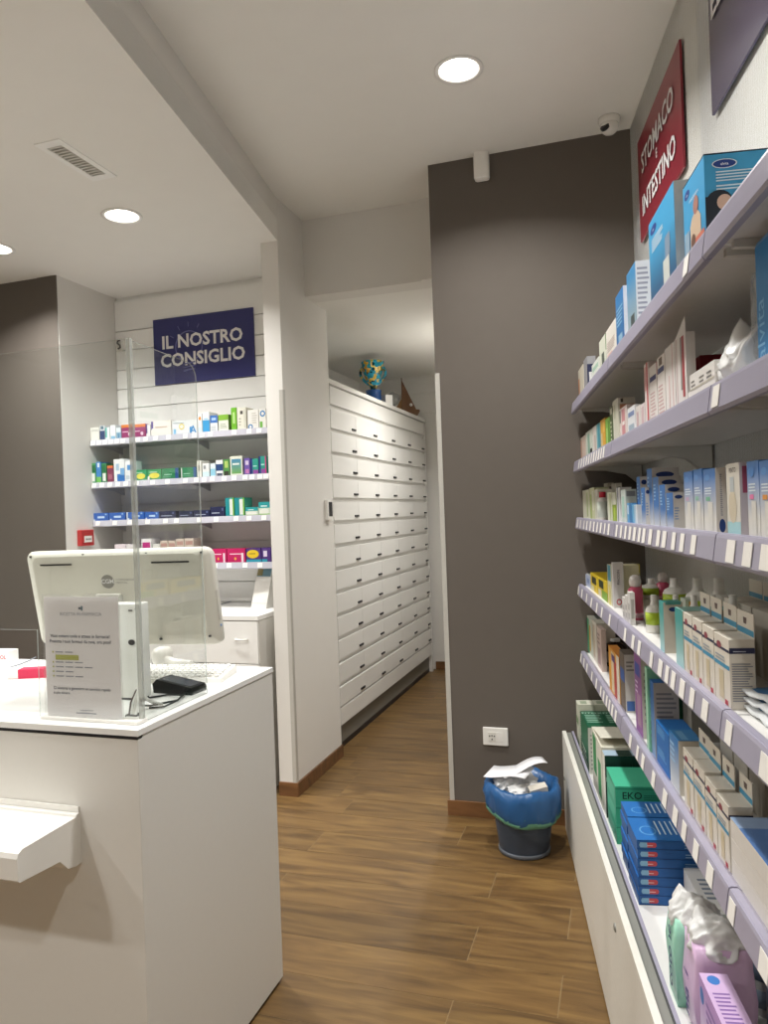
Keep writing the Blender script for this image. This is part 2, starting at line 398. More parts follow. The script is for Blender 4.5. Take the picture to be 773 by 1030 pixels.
# dome camera under the ceiling
q = on_z(613, 119, Z_HIGH); r = empty('security_camera', (q[0], q[1], Z_HIGH), label='white turret security camera under the high ceiling corner', cat='camera')
b = MB(); b.lathe([(.048, 0), (.050, -.008), (.044, -.026), (.03, -.03)], WHITEG, 28); b.obj('base', r)
b = MB(); b.lathe([(.004, -.074), (.022, -.07), (.036, -.058), (.042, -.04), (.038, -.022), (.02, -.012)], WHITEG, 28); b.obj('ball', r)
b = MB(); b.lathe([(.021, 0), (.021, .012), (.012, .014)], BLACK, 24); o = b.obj('lens', r); o.location = (-.016, -.024, -.052); o.rotation_euler = (math.radians(62), 0, math.radians(-32))

# ------------------------------------------------------------------ DRAWER CABINET in the passage
cabx, cy0, cp = -1.80, 4.541, .4815
cab = empty('drawer_cabinet', (cabx, cy0, 0), label='tall white pharmacy drawer cabinet with rows of drawers along the passage', cat='cabinet')
D = mat('#e2e0db', .35, noise=.01); DG = D
b = MB(); b.box(-.64, -.020, -.095, 5 * cp + .045, .16, 2.398, DG); b.obj('carcass', cab)
b = MB(); b.box(-.64, -.012, -.095, -.008, .16, 2.395, D); b.obj('side_panel', cab)
b = MB(); b.box(-.64, .002, 5 * cp + .004, 5 * cp + .045, .0, 2.395, D); b.obj('side_panel', cab)
b = MB(); b.box(-.655, .012, -.097, 5 * cp + .05, 2.398, 2.43, WHITEG, .002); b.obj('top_board', cab)
b = MB(); b.box(-.03, 0, 0, 5 * cp, 2.272, 2.388, D, .0015); b.obj('top_fascia', cab)
b = MB(); b.box(-.03, 0, 0, 5 * cp, .165, .277, D, .0015); b.obj('bottom_fascia', cab)
b = MB(); b.box(-.06, -.028, -.09, 5 * cp, .035, .16, mat('#77746c', .5)); b.obj('plinth', cab)
b = MB(); b.box(-.062, -.026, -.09, 5 * cp, 0, .035, BLACK); b.obj('plinth_seal', cab)
fm = MB(); fm.box(-.0205, 0, .0012, cp - .0012, 0, .124, D, .0015); me_f = bpy.data.meshes.new('drawer'); fm.bm.to_mesh(me_f); fm.bm.free(); me_f.materials.append(D)
hm = MB(); hm.box(0, .007, cp - .090, cp - .012, .018, .032, BLACK); me_h = bpy.data.meshes.new('handle'); hm.bm.to_mesh(me_h); hm.bm.free(); me_h.materials.append(BLACK)
for k in range(13):
    for c in range(5):
        o = bpy.data.objects.new('drawer', me_f); COL.objects.link(o); o.parent = cab; o.location = (0, c * cp, 2.113 - .1521 * k)
        h = bpy.data.objects.new('handle', me_h); COL.objects.link(h); h.parent = o
# things standing on the cabinet
ztop = 2.43
def cabtop(px, X):                      # where the sight line over the front edge meets the depth X
    lo, hi = 4.4, 7.2
    for _ in range(40):
        m = (lo + hi) / 2
        if proj((X, m, ztop))[0] < px: lo = m
        else: hi = m
    return (lo + hi) / 2
MOS = bpy.data.materials.new('mosaic'); MOS.use_nodes = True; nt = MOS.node_tree; bs = nt.nodes['Principled BSDF']; bs.inputs['Roughness'].default_value = .15
tc = nt.nodes.new('ShaderNodeTexCoord'); vo = nt.nodes.new('ShaderNodeTexVoronoi'); vo.inputs['Scale'].default_value = 42; rp = nt.nodes.new('ShaderNodeValToRGB'); rp.color_ramp.interpolation = 'CONSTANT'
sp = nt.nodes.new('ShaderNodeSeparateColor'); nt.links.new(tc.outputs['Object'], vo.inputs['Vector']); nt.links.new(vo.outputs['Color'], sp.inputs[0]); nt.links.new(sp.outputs[0], rp.inputs[0]); nt.links.new(rp.outputs[0], bs.inputs['Base Color'])
for i, (p_, c) in enumerate([(0, '#1f8fa8'), (.3, '#c9a63a'), (.45, '#123c46'), (.62, '#2aa0c0'), (.8, '#5a5a2a'), (.9, '#e0c766')]):
    e = rp.color_ramp.elements[0] if i == 0 else rp.color_ramp.elements.new(p_); e.position = p_; e.color = hexc(c)
X = -1.93; Y = cabtop(376.5, X); k = .97
t = empty('mosaic_cup', (X, Y, ztop), label='blue and yellow mosaic cup with handles on a blue foot on the cabinet', cat='vase')
b = MB(); b.lathe([(.072, 0), (.075, .01), (.062, .03), (.062, .11), (.066, .125), (.03, .13)], mat('#1c4f8f', .4), 24); b.obj('foot', t)
b = MB(); b.lathe([(.022, .128), (.03, .15), (.055, .20), (.085, .29), (.095, .36), (.088, .365), (.08, .30), (.05, .21), (.01, .18)], MOS, 28); b.obj('cup', t)
for s_ in (-1, 1):
    b = MB(); b.tube([(s_ * (.036 + .034 * u + .050 * math.sin(u * math.pi)), 0, .175 + u * .165) for u in [i / 10 for i in range(11)]], .011, MOS, 8); b.obj('handle', t, rz=YAW)
X = -1.835; Y = cabtop(389.5, X)
o = sbox('white_carton', -.035, .035, -.035, .035, 0, .085, WHITE, label='small plain white carton beside the mosaic cup', cat='box'); o.location = (X, Y, ztop); o.rotation_euler[2] = .9
X = -1.85; Y = cabtop(395.5, X); t = empty('glass_globe', (X, Y, ztop), label='clear glass globe on a small base beside the wooden sailing boat', cat='ornament')
b = MB(); b.lathe([(.03, 0), (.035, .008), (.03, .02), (.02, .022)], mat('#6e675c', .4), 20); b.obj('base', t)
b = MB(); b.lathe([(.012, .02), (.045, .045), (.058, .085), (.045, .125), (.012, .148)], SMOKE if False else clear_mat('grey_glass', (.7, .71, .7), rough=.05, base=.3, basecol=(.5, .5, .48, 1)), 24); b.obj('globe', t)
X = -1.86; Y = cabtop(411, X); t = empty('sailing_boat', (X, Y, ztop), label='brown wooden model sailing boat with a tall pointed sail on the cabinet', cat='ornament')
WB = mat('#6b4a31', .6); WB2 = mat('#8a6238', .6)
b = MB(); b.prism([(-.09, .055), (-.07, .0), (.085, .0), (.115, .05), (.10, .06)], 'y', -.025, .025, WB); b.obj('hull', t, rz=YAW + .5)
b = MB(); b.tube([(-.055, 0, .05), (-.06, 0, .345)], .005, WB, 6); b.obj('mast', t, rz=YAW + .5)
b = MB(); b.prism([(-.068, .06), (.085, .06), (-.058, .32)], 'y', -.006, .006, WB); b.obj('sail', t, rz=YAW + .5)
b = MB(); b.prism([(-.13, .06), (-.07, .06), (-.068, .15)], 'y', -.005, .005, WB2); b.obj('jib_sail', t, rz=YAW + .5)
b = MB(); b.lathe([(.003, .085), (.012, .09), (.016, .1), (.01, .112), (.002, .114)], WHITE, 10, (.02, -.02)); b.obj('shell', t, rz=YAW + .5)

# ------------------------------------------------------------------ wall devices
r = empty('wall_socket', (-.644, 3.701, .412), label='white three-module wall socket low on the grey wall', cat='socket')
b = MB(); b.box(-.063, .063, -.010, 0, -.045, .045, WHITEG, .004); b.obj('cover_plate', r)
b = MB(); b.box(-.036, .002, -.012, -.009, -.022, .022, mat('#dedbd3', .3)); b.obj('socket_module', r)
b = MB(); b.box(.003, .036, -.0115, -.009, -.022, .022, mat('#eceae4', .3)); b.obj('blank_module', r)
b = MB()
for dx, dz in ((-.029, .003), (-.017, .005), (-.005, .003), (-.017, -.013)):
    b.lathe([(.0035, 0), (.0035, .001)], BLACK, 10, (dx, dz))
o = b.obj('contact_holes', r); o.rotation_euler = (math.radians(90), 0, 0); o.location = (0, -.0118, 0)
r = empty('wall_terminal', (X_COL, 4.335, 1.575), label='small white card reader with a dark display on the pier side', cat='reader')
b = MB(); b.box(0, .022, -.038, .038, -.065, .065, WHITEG, .005); b.obj('housing', r)
b = MB(); b.box(.020, .0232, -.022, .034, -.04, .05, mat('#2a2c30', .2)); b.obj('display', r)
q = on_x(84, 541, -3.245); r = empty('fire_alarm_button', (-3.245, q[1], q[2]), label='red fire alarm call point on the white return wall', cat='alarm')
b = MB(); b.box(0, .035, -.058, .058, -.05, .05, mat('#b3272b', .35), .004); b.obj('housing', r)
b = MB(); b.box(.034, .038, -.034, .034, -.028, .012, WHITEG); b.obj('glass_plate', r)
b = MB()
for dy in (-.017, 0, .017): b.box(.0375, .039, dy - .005, dy + .005, -.014, -.004, DKGREY)
b.obj('arrow_print', r)
q = on_y(120, 347, 4.27); r = empty('slatwall_clip', (q[0], 4.278, q[2]), label='small white holder with a black S-shaped hook on the slatted wall', cat='hook')
b = MB(); b.box(-.022, .022, -.008, 0, -.045, .045, WHITEG, .002); b.obj('plate', r)
b = MB(); b.tube([(.012, -.014, .028), (-.008, -.014, .026), (-.012, -.014, .012), (.008, -.014, -.004), (.012, -.014, -.018), (-.006, -.014, -.028)], .005, BLACK, 6); b.obj('hook', r)

# ------------------------------------------------------------------ SIGNS
def sign_mesh(root, w, h, m, rad=.0):
    b = MB()
    if rad:
        pts = []
        for cx, cz, a0 in ((w - rad, rad, -90), (w - rad, h - rad, 0), (rad, h - rad, 90), (rad, rad, 180)):
            for i in range(5): a = math.radians(a0 + i * 22.5); pts.append((cx + rad * math.cos(a), cz + rad * math.sin(a)))
        b.prism(pts, 'y', -.008, 0, m)
    else: b.box(0, w, -.008, 0, 0, h, m)
    return b.obj('board', root)
def flat(x, z, y=-.0088): return Matrix.Translation((x, y, z)) @ Matrix.Rotation(math.pi / 2, 4, 'X')
NAVY = mat('#33356b', .3, noise=.01)
r = empty('wall_sign', (-2.937, 4.276, 2.445), label='dark blue sign reading IL NOSTRO CONSIGLIO on the slatted wall', cat='sign')
sign_mesh(r, .742, .435, NAVY)
LB = mat('#6f71a8', .35)
b = MB()      # pale light bulb outline printed behind the words
cx, cz = .268, .235
b.tube([(cx + .10 * math.sin(a), -.0085, cz + .10 * math.cos(a)) for a in [math.radians(-150 + 15 * i) for i in range(21)]], .004, LB, 4)
for i in range(3): b.tube([(cx - .045, -.0085, cz - .115 - .022 * i), (cx + .045, -.0085, cz - .105 - .022 * i)], .006, LB, 4)
for a in (-60, -30, 0, 30, 60):
    a = math.radians(a); b.tube([(cx + .13 * math.sin(a), -.0085, cz + .13 * math.cos(a)), (cx + .16 * math.sin(a), -.0085, cz + .16 * math.cos(a))], .003, LB, 4)
b.obj('light_bulb_print', r)
LET = mat('#e8e6e6', .5)
for s_, x, z, h in (('IL NOSTRO', .365, .235, .118), ('CONSIGLIO', .365, .115, .118)):
    b = MB(); b.text(s_, LET, flat(x, z, -.0125), h, 'CENTER', .028); b.obj('lettering', r)
RS = ANG - math.pi / 2
r = empty('wall_sign', sdz(.228, .0075, 2.69), RS, label='dark red sign reading STOMACO E INTESTINO on the right wall', cat='sign')
sign_mesh(r, .738, .435, mat('#8e2f3b', .3, noise=.01))
for s_, z, h in (('STOMACO', .262, .115), ('E', .205, .05), ('INTESTINO', .085, .115)):
    b = MB(); b.text(s_, LET, flat(.369, z, -.0125), h, 'CENTER', .024); b.obj('lettering', r)
r = empty('wall_sign', sdz(1.30, .0075, 2.69), RS, label='dark purple sign starting with ELET on the right wall', cat='sign')
sign_mesh(r, .738, .435, mat('#4a4258', .25, noise=.01))
b = MB(); b.text('ELET', LET, flat(.03, .262, -.0125), .115, 'LEFT', .024); b.obj('lettering', r)

# ------------------------------------------------------------------ COUNTER
CX, CY0, CY1, CZ = -1.133, 1.525, 2.255, 1.045
c = empty('sales_counter', (CX, CY0, 0), label='white sales counter with a thin black line under its top', cat='counter')
CB = mat('#dedbd4', .45, noise=.012)
b = MB(); b.box(-2.6, -.002, .002, CY1 - CY0 - .002, .012, 1.0288, CB, .0015); b.obj('body', c)
b = MB(); b.box(-2.59, -.012, .012, CY1 - CY0 - .012, 0, .012, BLACK); b.obj('plinth', c)
b = MB(); b.box(-2.6, 0, 0, CY1 - CY0, 1.029, CZ, mat('#efeeea', .3, noise=.01), .001); b.obj('top', c)
b = MB(); b.box(-2.6, -.002, .0002, .02, 1.0215, 1.029, BLACK); b.obj('black_edge', c)
t = empty('bag_shelf', (-1.312, CY0, 0), label='white moulded bag shelf fixed to the counter front', cat='shelf')
b = MB(); b.prism([(.002, .832), (-.012, .829), (-.014, .824), (-.185, .822), (-.198, .816), (-.202, .805), (-.202, .757), (-.196, .751), (-.185, .750), (-.072, .741), (-.045, .712), (-.02, .706), (.002, .706)], 'x', -.9, 0, WHITEG); b.obj('shelf_body', t)
b = MB(); b.box(-.9, -.001, -.003, 0.001, .832, .846, WHITEG); b.obj('upstand', t)

# acrylic screen: front sheet with a pass-through, side sheet with a rounded corner, corner post
AX, AY, AZ0, AZ1 = -1.165, 1.588, CZ, 2.008
g = empty('acrylic_screen', (AX, AY, CZ), label='clear acrylic protective screen standing on the counter', cat='screen')
H_ = AZ1 - CZ
def sheet(pts, ax, a, b_, name):
    mb = MB(); fs = mb.prism(pts, ax, a, b_, PLEXI); k = mb.mi(PLEXE)
    for f in fs[2:]: f.material_index = k
    return mb.obj(name, g)
n0 = x_at(38.5, AY, 1.2) - AX
sheet([(-.006, 0), (-.006, H_), (-1.9, H_), (-1.9, 0), (n0 - .42, 0), (n0 - .42, .227), (n0, .227), (n0, 0)], 'y', -.002, .002, 'front_sheet')
R_ = .045; L_ = .305
arc = [(L_ - R_ + R_ * math.sin(a), H_ - .012 - R_ + R_ * math.cos(a)) for a in [i * math.pi / 12 for i in range(7)]]
sheet([(.006, 0), (.006, H_ - .004)] + arc + [(L_, 0)], 'x', -.002, .002, 'side_sheet')
b = MB(); b.box(-.006, .006, -.006, .006, 0, H_, clear_mat('post_plastic', (.86, .88, .86), rough=.1, base=.35, basecol=(.72, .73, .70, 1)), .002); b.obj('corner_post', g)
b = MB(); b.box(-.055, .008, -.03, .012, 0, .010, WHITEG, .002); b.obj('foot', g)

# flyer in a clear sleeve in front of the screen
fx0, fx1 = x_at(44, 1.57, 1.2), x_at(121.5, 1.57, 1.2)
fw = fx1 - fx0
f_ = empty('flyer', (fx0, 1.574, CZ), label='printed white notice in a clear plastic sleeve standing on the counter', cat='notice')
FH = .322
PAP = mat('#f3f3f2', .5, noise=.01)
b = MB(); b.box(.004, fw - .004, -.0012, 0, .006, FH - .006, PAP); b.obj('paper', f_)
b = MB()
pts = [(-.002, 0), (fw + .004, 0), (fw + .002, FH), (fw * .62, FH + .004), (fw * .5, FH - .006), (fw * .3, FH + .003), (0, FH + .002)]
b.prism(pts, 'y', -.0042, -.0034, clear_mat('sleeve_film', (.97, .97, .97), rough=.18, ior=1.5, base=.05, basecol=(.9, .9, .9, 1))); b.obj('plastic_sleeve', f_)
b = MB(); b.box(-.01, fw + .012, -.012, .010, 0, .008, WHITEG, .002); b.obj('stand_foot', f_)
INK = mat('#3c4a5c', .6); INKL = mat('#8d949c', .6); LIME = mat('#b3b93c', .6)
b = MB()
P_ = lambda x, z: flat(x, z, -.0018)
b.text('RICETTA IN FARMACIA', INKL, P_(fw * .5, .268), .0125, 'CENTER')
b.box(fw * .5 - .006, fw * .5 + .002, -.0019, -.0013, .284, .290, INK); b.box(fw * .5 + .002, fw * .5 + .007, -.0019, -.0013, .281, .293, mat('#3f6d78', .6))
b.text('Vuoi evitare code e attese in farmacia?', INK, P_(fw * .48, .212), .0118, 'CENTER', .018)
b.text('Prenota i tuoi farmaci da casa, ora puoi!', INK, P_(fw * .48, .198), .0118, 'CENTER', .018)
for i, z in enumerate((.172, .146, .134, .122, .110)):
    b.box(.026, .030, -.0019, -.0013, z, z + .004, LIME)
    for j in range(2 + (i * 7) % 3): b.box(.036 + .03 * j, .036 + .03 * j + .024, -.0019, -.0013, z + .0006, z + .0034, INKL)
b.box(.036, .108, -.0019, -.0013, .154, .167, LIME)
b.text('Ci aiuterai a garantirti un servizio rapido', INK, P_(.026, .078), .0108, 'LEFT', .014)
b.text('e piu sicuro', INK, P_(.026, .066), .0108, 'LEFT', .014)
b.box(fw * .45, fw * .62, -.0019, -.0013, .026, .0275, INKL); b.box(fw * .4, fw * .66, -.0019, -.0013, .018, .0205, INKL)
b.obj('print', f_)

# monitor seen from behind (turned and leaning back)
MON = mat('#e2dfd3', .3, noise=.015); MON2 = mat('#d3d0c6', .35)
pl, pr = np.array(on_y(25, 556, 1.86)), np.array(on_y(211, 549, 1.945))
mw = float(np.hypot(*(pr - pl)[:2])); mrz = math.atan2(pr[1] - pl[1], pr[0] - pl[0])
mroot = empty('monitor', ((pl[0] + pr[0]) / 2, (pl[1] + pr[1]) / 2, CZ), mrz, label='white all-in-one monitor seen from behind on the counter', cat='monitor')
zt = (pl[2] + pr[2]) / 2 - CZ; hw = mw / 2; tilt = .22      # depth gained towards the bottom
zb_ = .118; mh = zt - zb_
M_ = Matrix(((1, 0, 0, 0), (0, 1, -tilt, tilt * zt), (0, 0, 1, 0), (0, 0, 0, 1)))
def mobj(mb, name, parent=mroot):
    bmesh.ops.transform(mb.bm, matrix=M_, verts=mb.bm.verts); return mb.obj(name, parent)
def rrect(x0, x1, z0, z1, r, n=4):
    pts = []
    for cx_, cz_, a0 in ((x1 - r, z0 + r, -90), (x1 - r, z1 - r, 0), (x0 + r, z1 - r, 90), (x0 + r, z0 + r, 180)):
        for i in range(n + 1): a = math.radians(a0 + i * 90 / n); pts.append((cx_ + r * math.cos(a), cz_ + r * math.sin(a)))
    return pts
b = MB()   # back shell: outline at the rim, smaller and proud towards the viewer
o0 = rrect(-hw, hw, zb_, zt, .025); o1 = rrect(-hw + .004, hw - .004, zb_ + .004, zt - .004, .022); o2 = rrect(-hw + .03, hw - .035, zb_ + .035, zt - .018, .02)
rings = [[b.bm.verts.new((x, y, z)) for x, z in o] for o, y in ((o0, .03), (o0, .008), (o1, 0.0), (o2, -.014))]
k = b.mi(MON)
for A, B in zip(rings, rings[1:]):
    for i in range(len(A)):
        f = b.bm.faces.new([A[i], A[(i + 1) % len(A)], B[(i + 1) % len(A)], B[i]]); f.smooth = True
b.bm.faces.new(rings[-1]); b.bm.faces.new(rings[0][::-1]); bmesh.ops.recalc_face_normals(b.bm, faces=b.bm.faces[:])
mobj(b, 'back_shell')
b = MB(); b.box(-hw + .015, hw - .015, .0302, .034, zb_ + .015, zt - .015, BLACK); mobj(b, 'screen')
for x0, x1 in ((-hw + .055, -hw + .16), (hw - .185, hw - .065)):
    b = MB(); b.box(x0, x1, -.0155, -.013, zt - .045, zt - .040, BLACK); mobj(b, 'vent_slot')
b = MB(); b.box(-hw + .035, hw - .04, -.0146, -.013, zt - .0505, zt - .0495, MON); mobj(b, 'seam')
for x, z in ((-hw + .022, zt - .016), (-hw + .20, zt - .014), (hw - .20, zt - .015), (hw - .025, zt - .016), (hw - .03, zb_ + .03), (hw - .19, zb_ + .022)):
    b = MB(); b.box(x - .003, x + .003, -.016 if z < .3 else -.0105, .004, z - .003, z + .003, DKGREY); mobj(b, 'screw')
b = MB(); b.lathe([(.021, 0), (.021, .0015)], mat('#8d8b84', .4), 28); lg = b
bmesh.ops.transform(lg.bm, matrix=Matrix.Translation((-.032, -.0142, zt - .098)) @ Matrix.Rotation(math.pi / 2, 4, 'X'), verts=lg.bm.verts)
lg.text('CGM', LET, flat(-.032, zt - .1035, -.0163), .019, 'CENTER', .02); lg.text('COMPUGROUP', mat('#8d8b84', .4), flat(-.005, zt - .096, -.015), .009); lg.text('MEDICAL', mat('#8d8b84', .4), flat(-.005, zt - .105, -.015), .009)
mobj(lg, 'logo')
b = MB(); b.box(hw - .012, hw + .001, .005, .02, zb_ + .08, zb_ + .17, MON2); mobj(b, 'side_ports')
b = MB(); b.box(hw - .004, hw + .0025, .008, .014, zb_ + .058, zb_ + .064, mat('#8db4e8', .3)); mobj(b, 'blue_plug')
b = MB(); b.prism([(-.07, .0), (.07, .0), (.05, .018), (-.05, .018)], 'y', -.07, .05, MON); b.obj('foot', mroot)
b = MB(); b.prism([(-.04, .016), (.04, .016), (.055, .27), (-.055, .27)], 'y', .028, .05, MON); b.obj('neck', mroot)
b = MB(); b.box(-.075, .01, -.028, -.012, zt - .25, zt - .135, MON2, .006); mobj(b, 'cable_cover')
b = MB()
for dx in (0, .012): b.tube([(.03 + dx, .0, .18), (.028 + dx, -.004, .12), (.02 + dx * 2, -.02, .07), (.015 + dx, -.05, .02)], .0035, mat('#bfa88a', .5), 6)
b.obj('cable', mroot)

# white upright box beside the flyer, cable port, loose cables
px1 = x_at(142.5, 1.775, 1.1)
t = empty('mini_computer', (px1, 1.775, CZ), label='white upright mini computer with an oval port beside the flyer', cat='computer')
zt2 = on_y(145, 607, 1.775)[2] - CZ
b = MB(); b.box(-.125, 0, 0, .045, 0.006, zt2, WHITEG, .004); b.obj('case', t)
b = MB(); b.box(-.12, -.005, .004, .04, 0, .006, DKGREY); b.obj('rubber_foot', t)
b = MB(); b.prism([(-.028 + .011 * math.cos(a), zt2 * .60 + .008 * math.sin(a)) for a in [i * math.pi / 8 for i in range(16)]], 'y', -.0015, .001, BLACK); b.obj('port', t)
b = MB(); b.box(-.035, -.022, -.001, .001, zt2 - .022, zt2 - .018, DKGREY); b.text('/', DKGREY, flat(-.014, zt2 - .018, -.0012), .02); b.obj('print', t)
gx = x_at(134, 1.64, CZ)
t = empty('cable_grommet', (gx, 1.64, CZ), label='dark cable hole with white leads by the counter corner', cat='cable')
b = MB(); b.lathe([(.020, 0), (.020, .002), (.016, .003)], BLACK, 20); b.obj('opening', t)
for dx, c_ in ((-.006, '#e8e6e0'), (.002, '#d8d4cc'), (.008, '#e8e6e0'), (-.011, '#4a3a36')):
    b = MB(); b.tube([(dx, 0, 0), (dx * 1.1, .01, .03), (dx * .6 + .004, .02, .06), (dx * .3 + .008, .05, .03), (.02 + dx, .09, .006)], .0035, mat(c_, .4), 6); b.obj('lead', t)
b = MB(); b.tube([(-1.225, 1.70, CZ + .004), (-1.19, 1.72, CZ + .004), (-1.175, 1.76, CZ + .012), (-1.20, 1.82, CZ + .01), (-1.26, 1.84, CZ + .004), (-1.30, 1.79, CZ + .004), (-1.28, 1.72, CZ + .004), (-1.22, 1.70, CZ + .01), (-1.19, 1.78, CZ + .006), (-1.21, 1.86, CZ + .01), (-1.23, 1.90, CZ + .01)], .0028, BLACK, 6)
b.obj('black_cable', label='thin black cable coiled on the counter beside the card terminal', cat='cable')
# black card terminal
q0 = on_z(190, 695, CZ); t = empty('card_terminal', (-1.258, 1.895, CZ), math.radians(-4), label='black card payment terminal lying on the counter', cat='terminal')
b = MB(); b.prism([(-.066, 0), (.068, 0), (.072, .010), (.066, .022), (-.055, .040), (-.07, .026)], 'y', -.034, .034, mat('#141416', .3)); b.obj('body', t)
b = MB(); b.prism([(-.046, .0388), (.058, .0234), (.058, .0239), (-.046, .0396)], 'y', -.026, .026, mat('#2b2b2f', .15)); b.obj('keypad', t)
# keyboard
t = empty('keyboard', (-1.424, 2.045, CZ), math.radians(11), label='white computer keyboard at the back of the counter', cat='keyboard')
b = MB(); b.prism([(-.075, 0), (.078, 0), (.08, .02), (.07, .026), (-.07, .014)], 'x', -.225, .225, WHITEG); b.obj('base', t)
km = MB(); km.box(-.0075, .0075, -.0065, .0065, 0, .008, WHITE, .0015); kme = bpy.data.meshes.new('key'); km.bm.to_mesh(kme); km.bm.free(); kme.materials.append(WHITE)
for r_ in range(6):
    for i in range(22):
        o = bpy.data.objects.new('key', kme); COL.objects.link(o); o.parent = t; y = -.055 + r_ * .022
        o.location = (-.205 + i * .0195, y, .014 + (y + .07) / .14 * .012 - .001)
# hand scanner on its back
t = empty('barcode_scanner', (-1.52, 2.195, CZ), math.radians(-115), label='white hand barcode scanner lying behind the monitor', cat='scanner')
b = MB(); b.lathe([(.012, 0), (.024, .006), (.030, .025), (.031, .05), (.024, .066), (.008, .072)], mat('#d9d6cd', .3), 20, sx=1.25, sy=.9); b.obj('head', t)
b = MB(); b.box(-.026, .026, -.030, -.024, .010, .034, mat('#36383c', .3), .003); b.obj('window', t)
b = MB(); b.tube([(0, .015, .03), (-.01, .06, .022), (-.03, .13, .02)], .014, mat('#d9d6cd', .3), 10); b.obj('handle', t)
# small items at the left of the counter
t = sbox('medicine_box', -.07, .07, -.022, .022, 0, .03, mat('#d23357', .4), label='bright red and white carton lying on the counter', cat='box'); t.location = on_z(32, 681, CZ); t.rotation_euler[2] = .35
b = MB(); b.box(-.0705, -.035, -.0225, .0225, .0015, .0305, WHITE); b.obj('white_end', t)
t = sbox('medicine_box', -.09, .09, -.03, .03, 0, .042, WHITE, label='white carton with red lettering lying on the counter', cat='box'); q = on_z(-8, 665, CZ); t.location = q; t.rotation_euler[2] = .1
b = MB(); b.text('SPIDIDOL', mat('#c03048', .5), flat(.0, .014, -.0306), .02, 'LEFT', .02); b.obj('lettering', t)
b = MB(); b.tube([tuple(on_z(x, y, CZ + .003)) for x, y in ((10, 671), (20, 668), (30, 664), (36, 661))], .002, INKL, 6); b.obj('pen', label='slim grey pen lying on the counter beside the red carton', cat='pen')

# ------------------------------------------------------------------ FILE CABINET under the left shelves
t = empty('file_cabinet', (-1.944, 3.70, 0), label='white drawer unit with a bar handle under the slatted wall', cat='cabinet')
b = MB(); b.box(-1.25, 0, .02, .575, 0, .972, CB); b.obj('body', t)
b = MB(); b.box(-1.255, .004, 0, .577, .975, 1.0, WHITE, .001); b.obj('top', t)
for i in range(2):
    x1 = -.003 - i * .625
    for z0, z1 in ((.735, .970), (.49, .730), (.245, .485), (.02, .24)):
        d_ = MB(); d_.box(x1 - .617, x1, .002, .02, z0, z1, WHITE, .0012); do = d_.obj('drawer', t)
        h = MB(); xm = x1 - .10 if i == 0 else x1 - .31; zm = z1 - .10
        h.tube([(xm - .035, .004, zm), (xm - .035, -.014, zm), (xm - .028, -.020, zm), (xm + .028, -.020, zm), (xm + .035, -.014, zm), (xm + .035, .004, zm)], .0045, WHITEG, 8); h.obj('handle', do)
t = empty('desk_calendar', (-2.085, 4.10, 1.0), math.radians(-8), label='white tent calendar standing on the drawer unit', cat='calendar')
b = MB(); b.prism([(-.09, 0), (.09, 0), (.005, .235), (-.005, .235)], 'x', -.055, .055, mat('#e4e1da', .5)); b.obj('tent', t)
Mf = Matrix.Translation((-.05, -.0885, .002)) @ Matrix.Rotation(math.atan2(.235, .085), 4, 'X')
b = MB(); b.box(0, .1, .195, .245, .0005, .0015, mat('#6d8f9c', .5)); b.box(.0, .04, .2, .243, .0012, .0018, mat('#8a7f56', .5)); b.box(0, .1, .028, .03, .0005, .0012, INKL); bmesh.ops.transform(b.bm, matrix=Mf, verts=b.bm.verts); b.obj('picture_strip', t)
b = MB(); b.tube([tuple(on_z(x, y, 1.004)) for x, y in ((218, 609), (228, 606), (240, 604), (247, 603))], .003, INKL, 6); b.obj('grey_cable', label='thin grey cable lying on the white drawer unit', cat='cable')

# ------------------------------------------------------------------ WASTE BIN
bx, by = -.478, 3.395
t = empty('waste_bin', (bx, by, 0), label='smoky translucent waste bin lined with a blue bag by the grey wall', cat='bin')
b = MB(); b.lathe([(.110, .004), (.112, .02), (.150, .295), (.146, .295), (.107, .012)], SMOKE, 40, cap=True); b.obj('bucket', t)
b = MB(); b.lathe([(.108, 0), (.116, .002), (.117, .016), (.113, .02)], mat('#5f646c', .4), 40); b.obj('base_ring', t)
BAG = bpy.data.materials.new('blue_bag'); BAG.use_nodes = True; bs = BAG.node_tree.nodes['Principled BSDF']; bs.inputs['Base Color'].default_value = hexc('#2a5f96'); bs.inputs['Roughness'].default_value = .3
bs.inputs['Alpha'].default_value = .88
def wob(j, a, r, z):
    k = (.3, .5, .8, 1, 1, .9, .6)[min(j, 6)]
    drop = -.042 * math.cos(a + 1.05) * (1 if j < 3 else .2)
    return r + k * (.005 * math.sin(7 * a + j) + .004 * math.sin(13 * a + 2.1 * j) + .0035 * math.sin(29 * a + j * 1.1)), z + drop + k * .006 * math.sin(5 * a + .7)
b = MB(); b.lathe([(.154, .195), (.164, .203), (.169, .235), (.170, .275), (.162, .312), (.146, .315), (.128, .27), (.10, .2)], BAG, 72, wob=wob, cap=False); b.obj('bin_bag', t)
b = MB(); b.lathe([(.157, .193), (.167, .201), (.1675, .212), (.159, .205)], mat('#5a8a72', .4), 72, wob=wob, cap=False); b.obj('drawstring', t)
b = MB(); b.lathe([(.02, .19), (.10, .20), (.02, .24)], mat('#3b4352', .6), 20); b.obj('rubbish', t)
def crumple(name, c, r, m, seed, flatz=.6):
    rnd = random.Random(seed); mb = MB(); bmesh.ops.create_icosphere(mb.bm, subdivisions=3, radius=r); mb.mi(m)
    for v_ in mb.bm.verts: v_.co *= rnd.uniform(.72, 1.1); v_.co.z *= flatz
    return mb, c
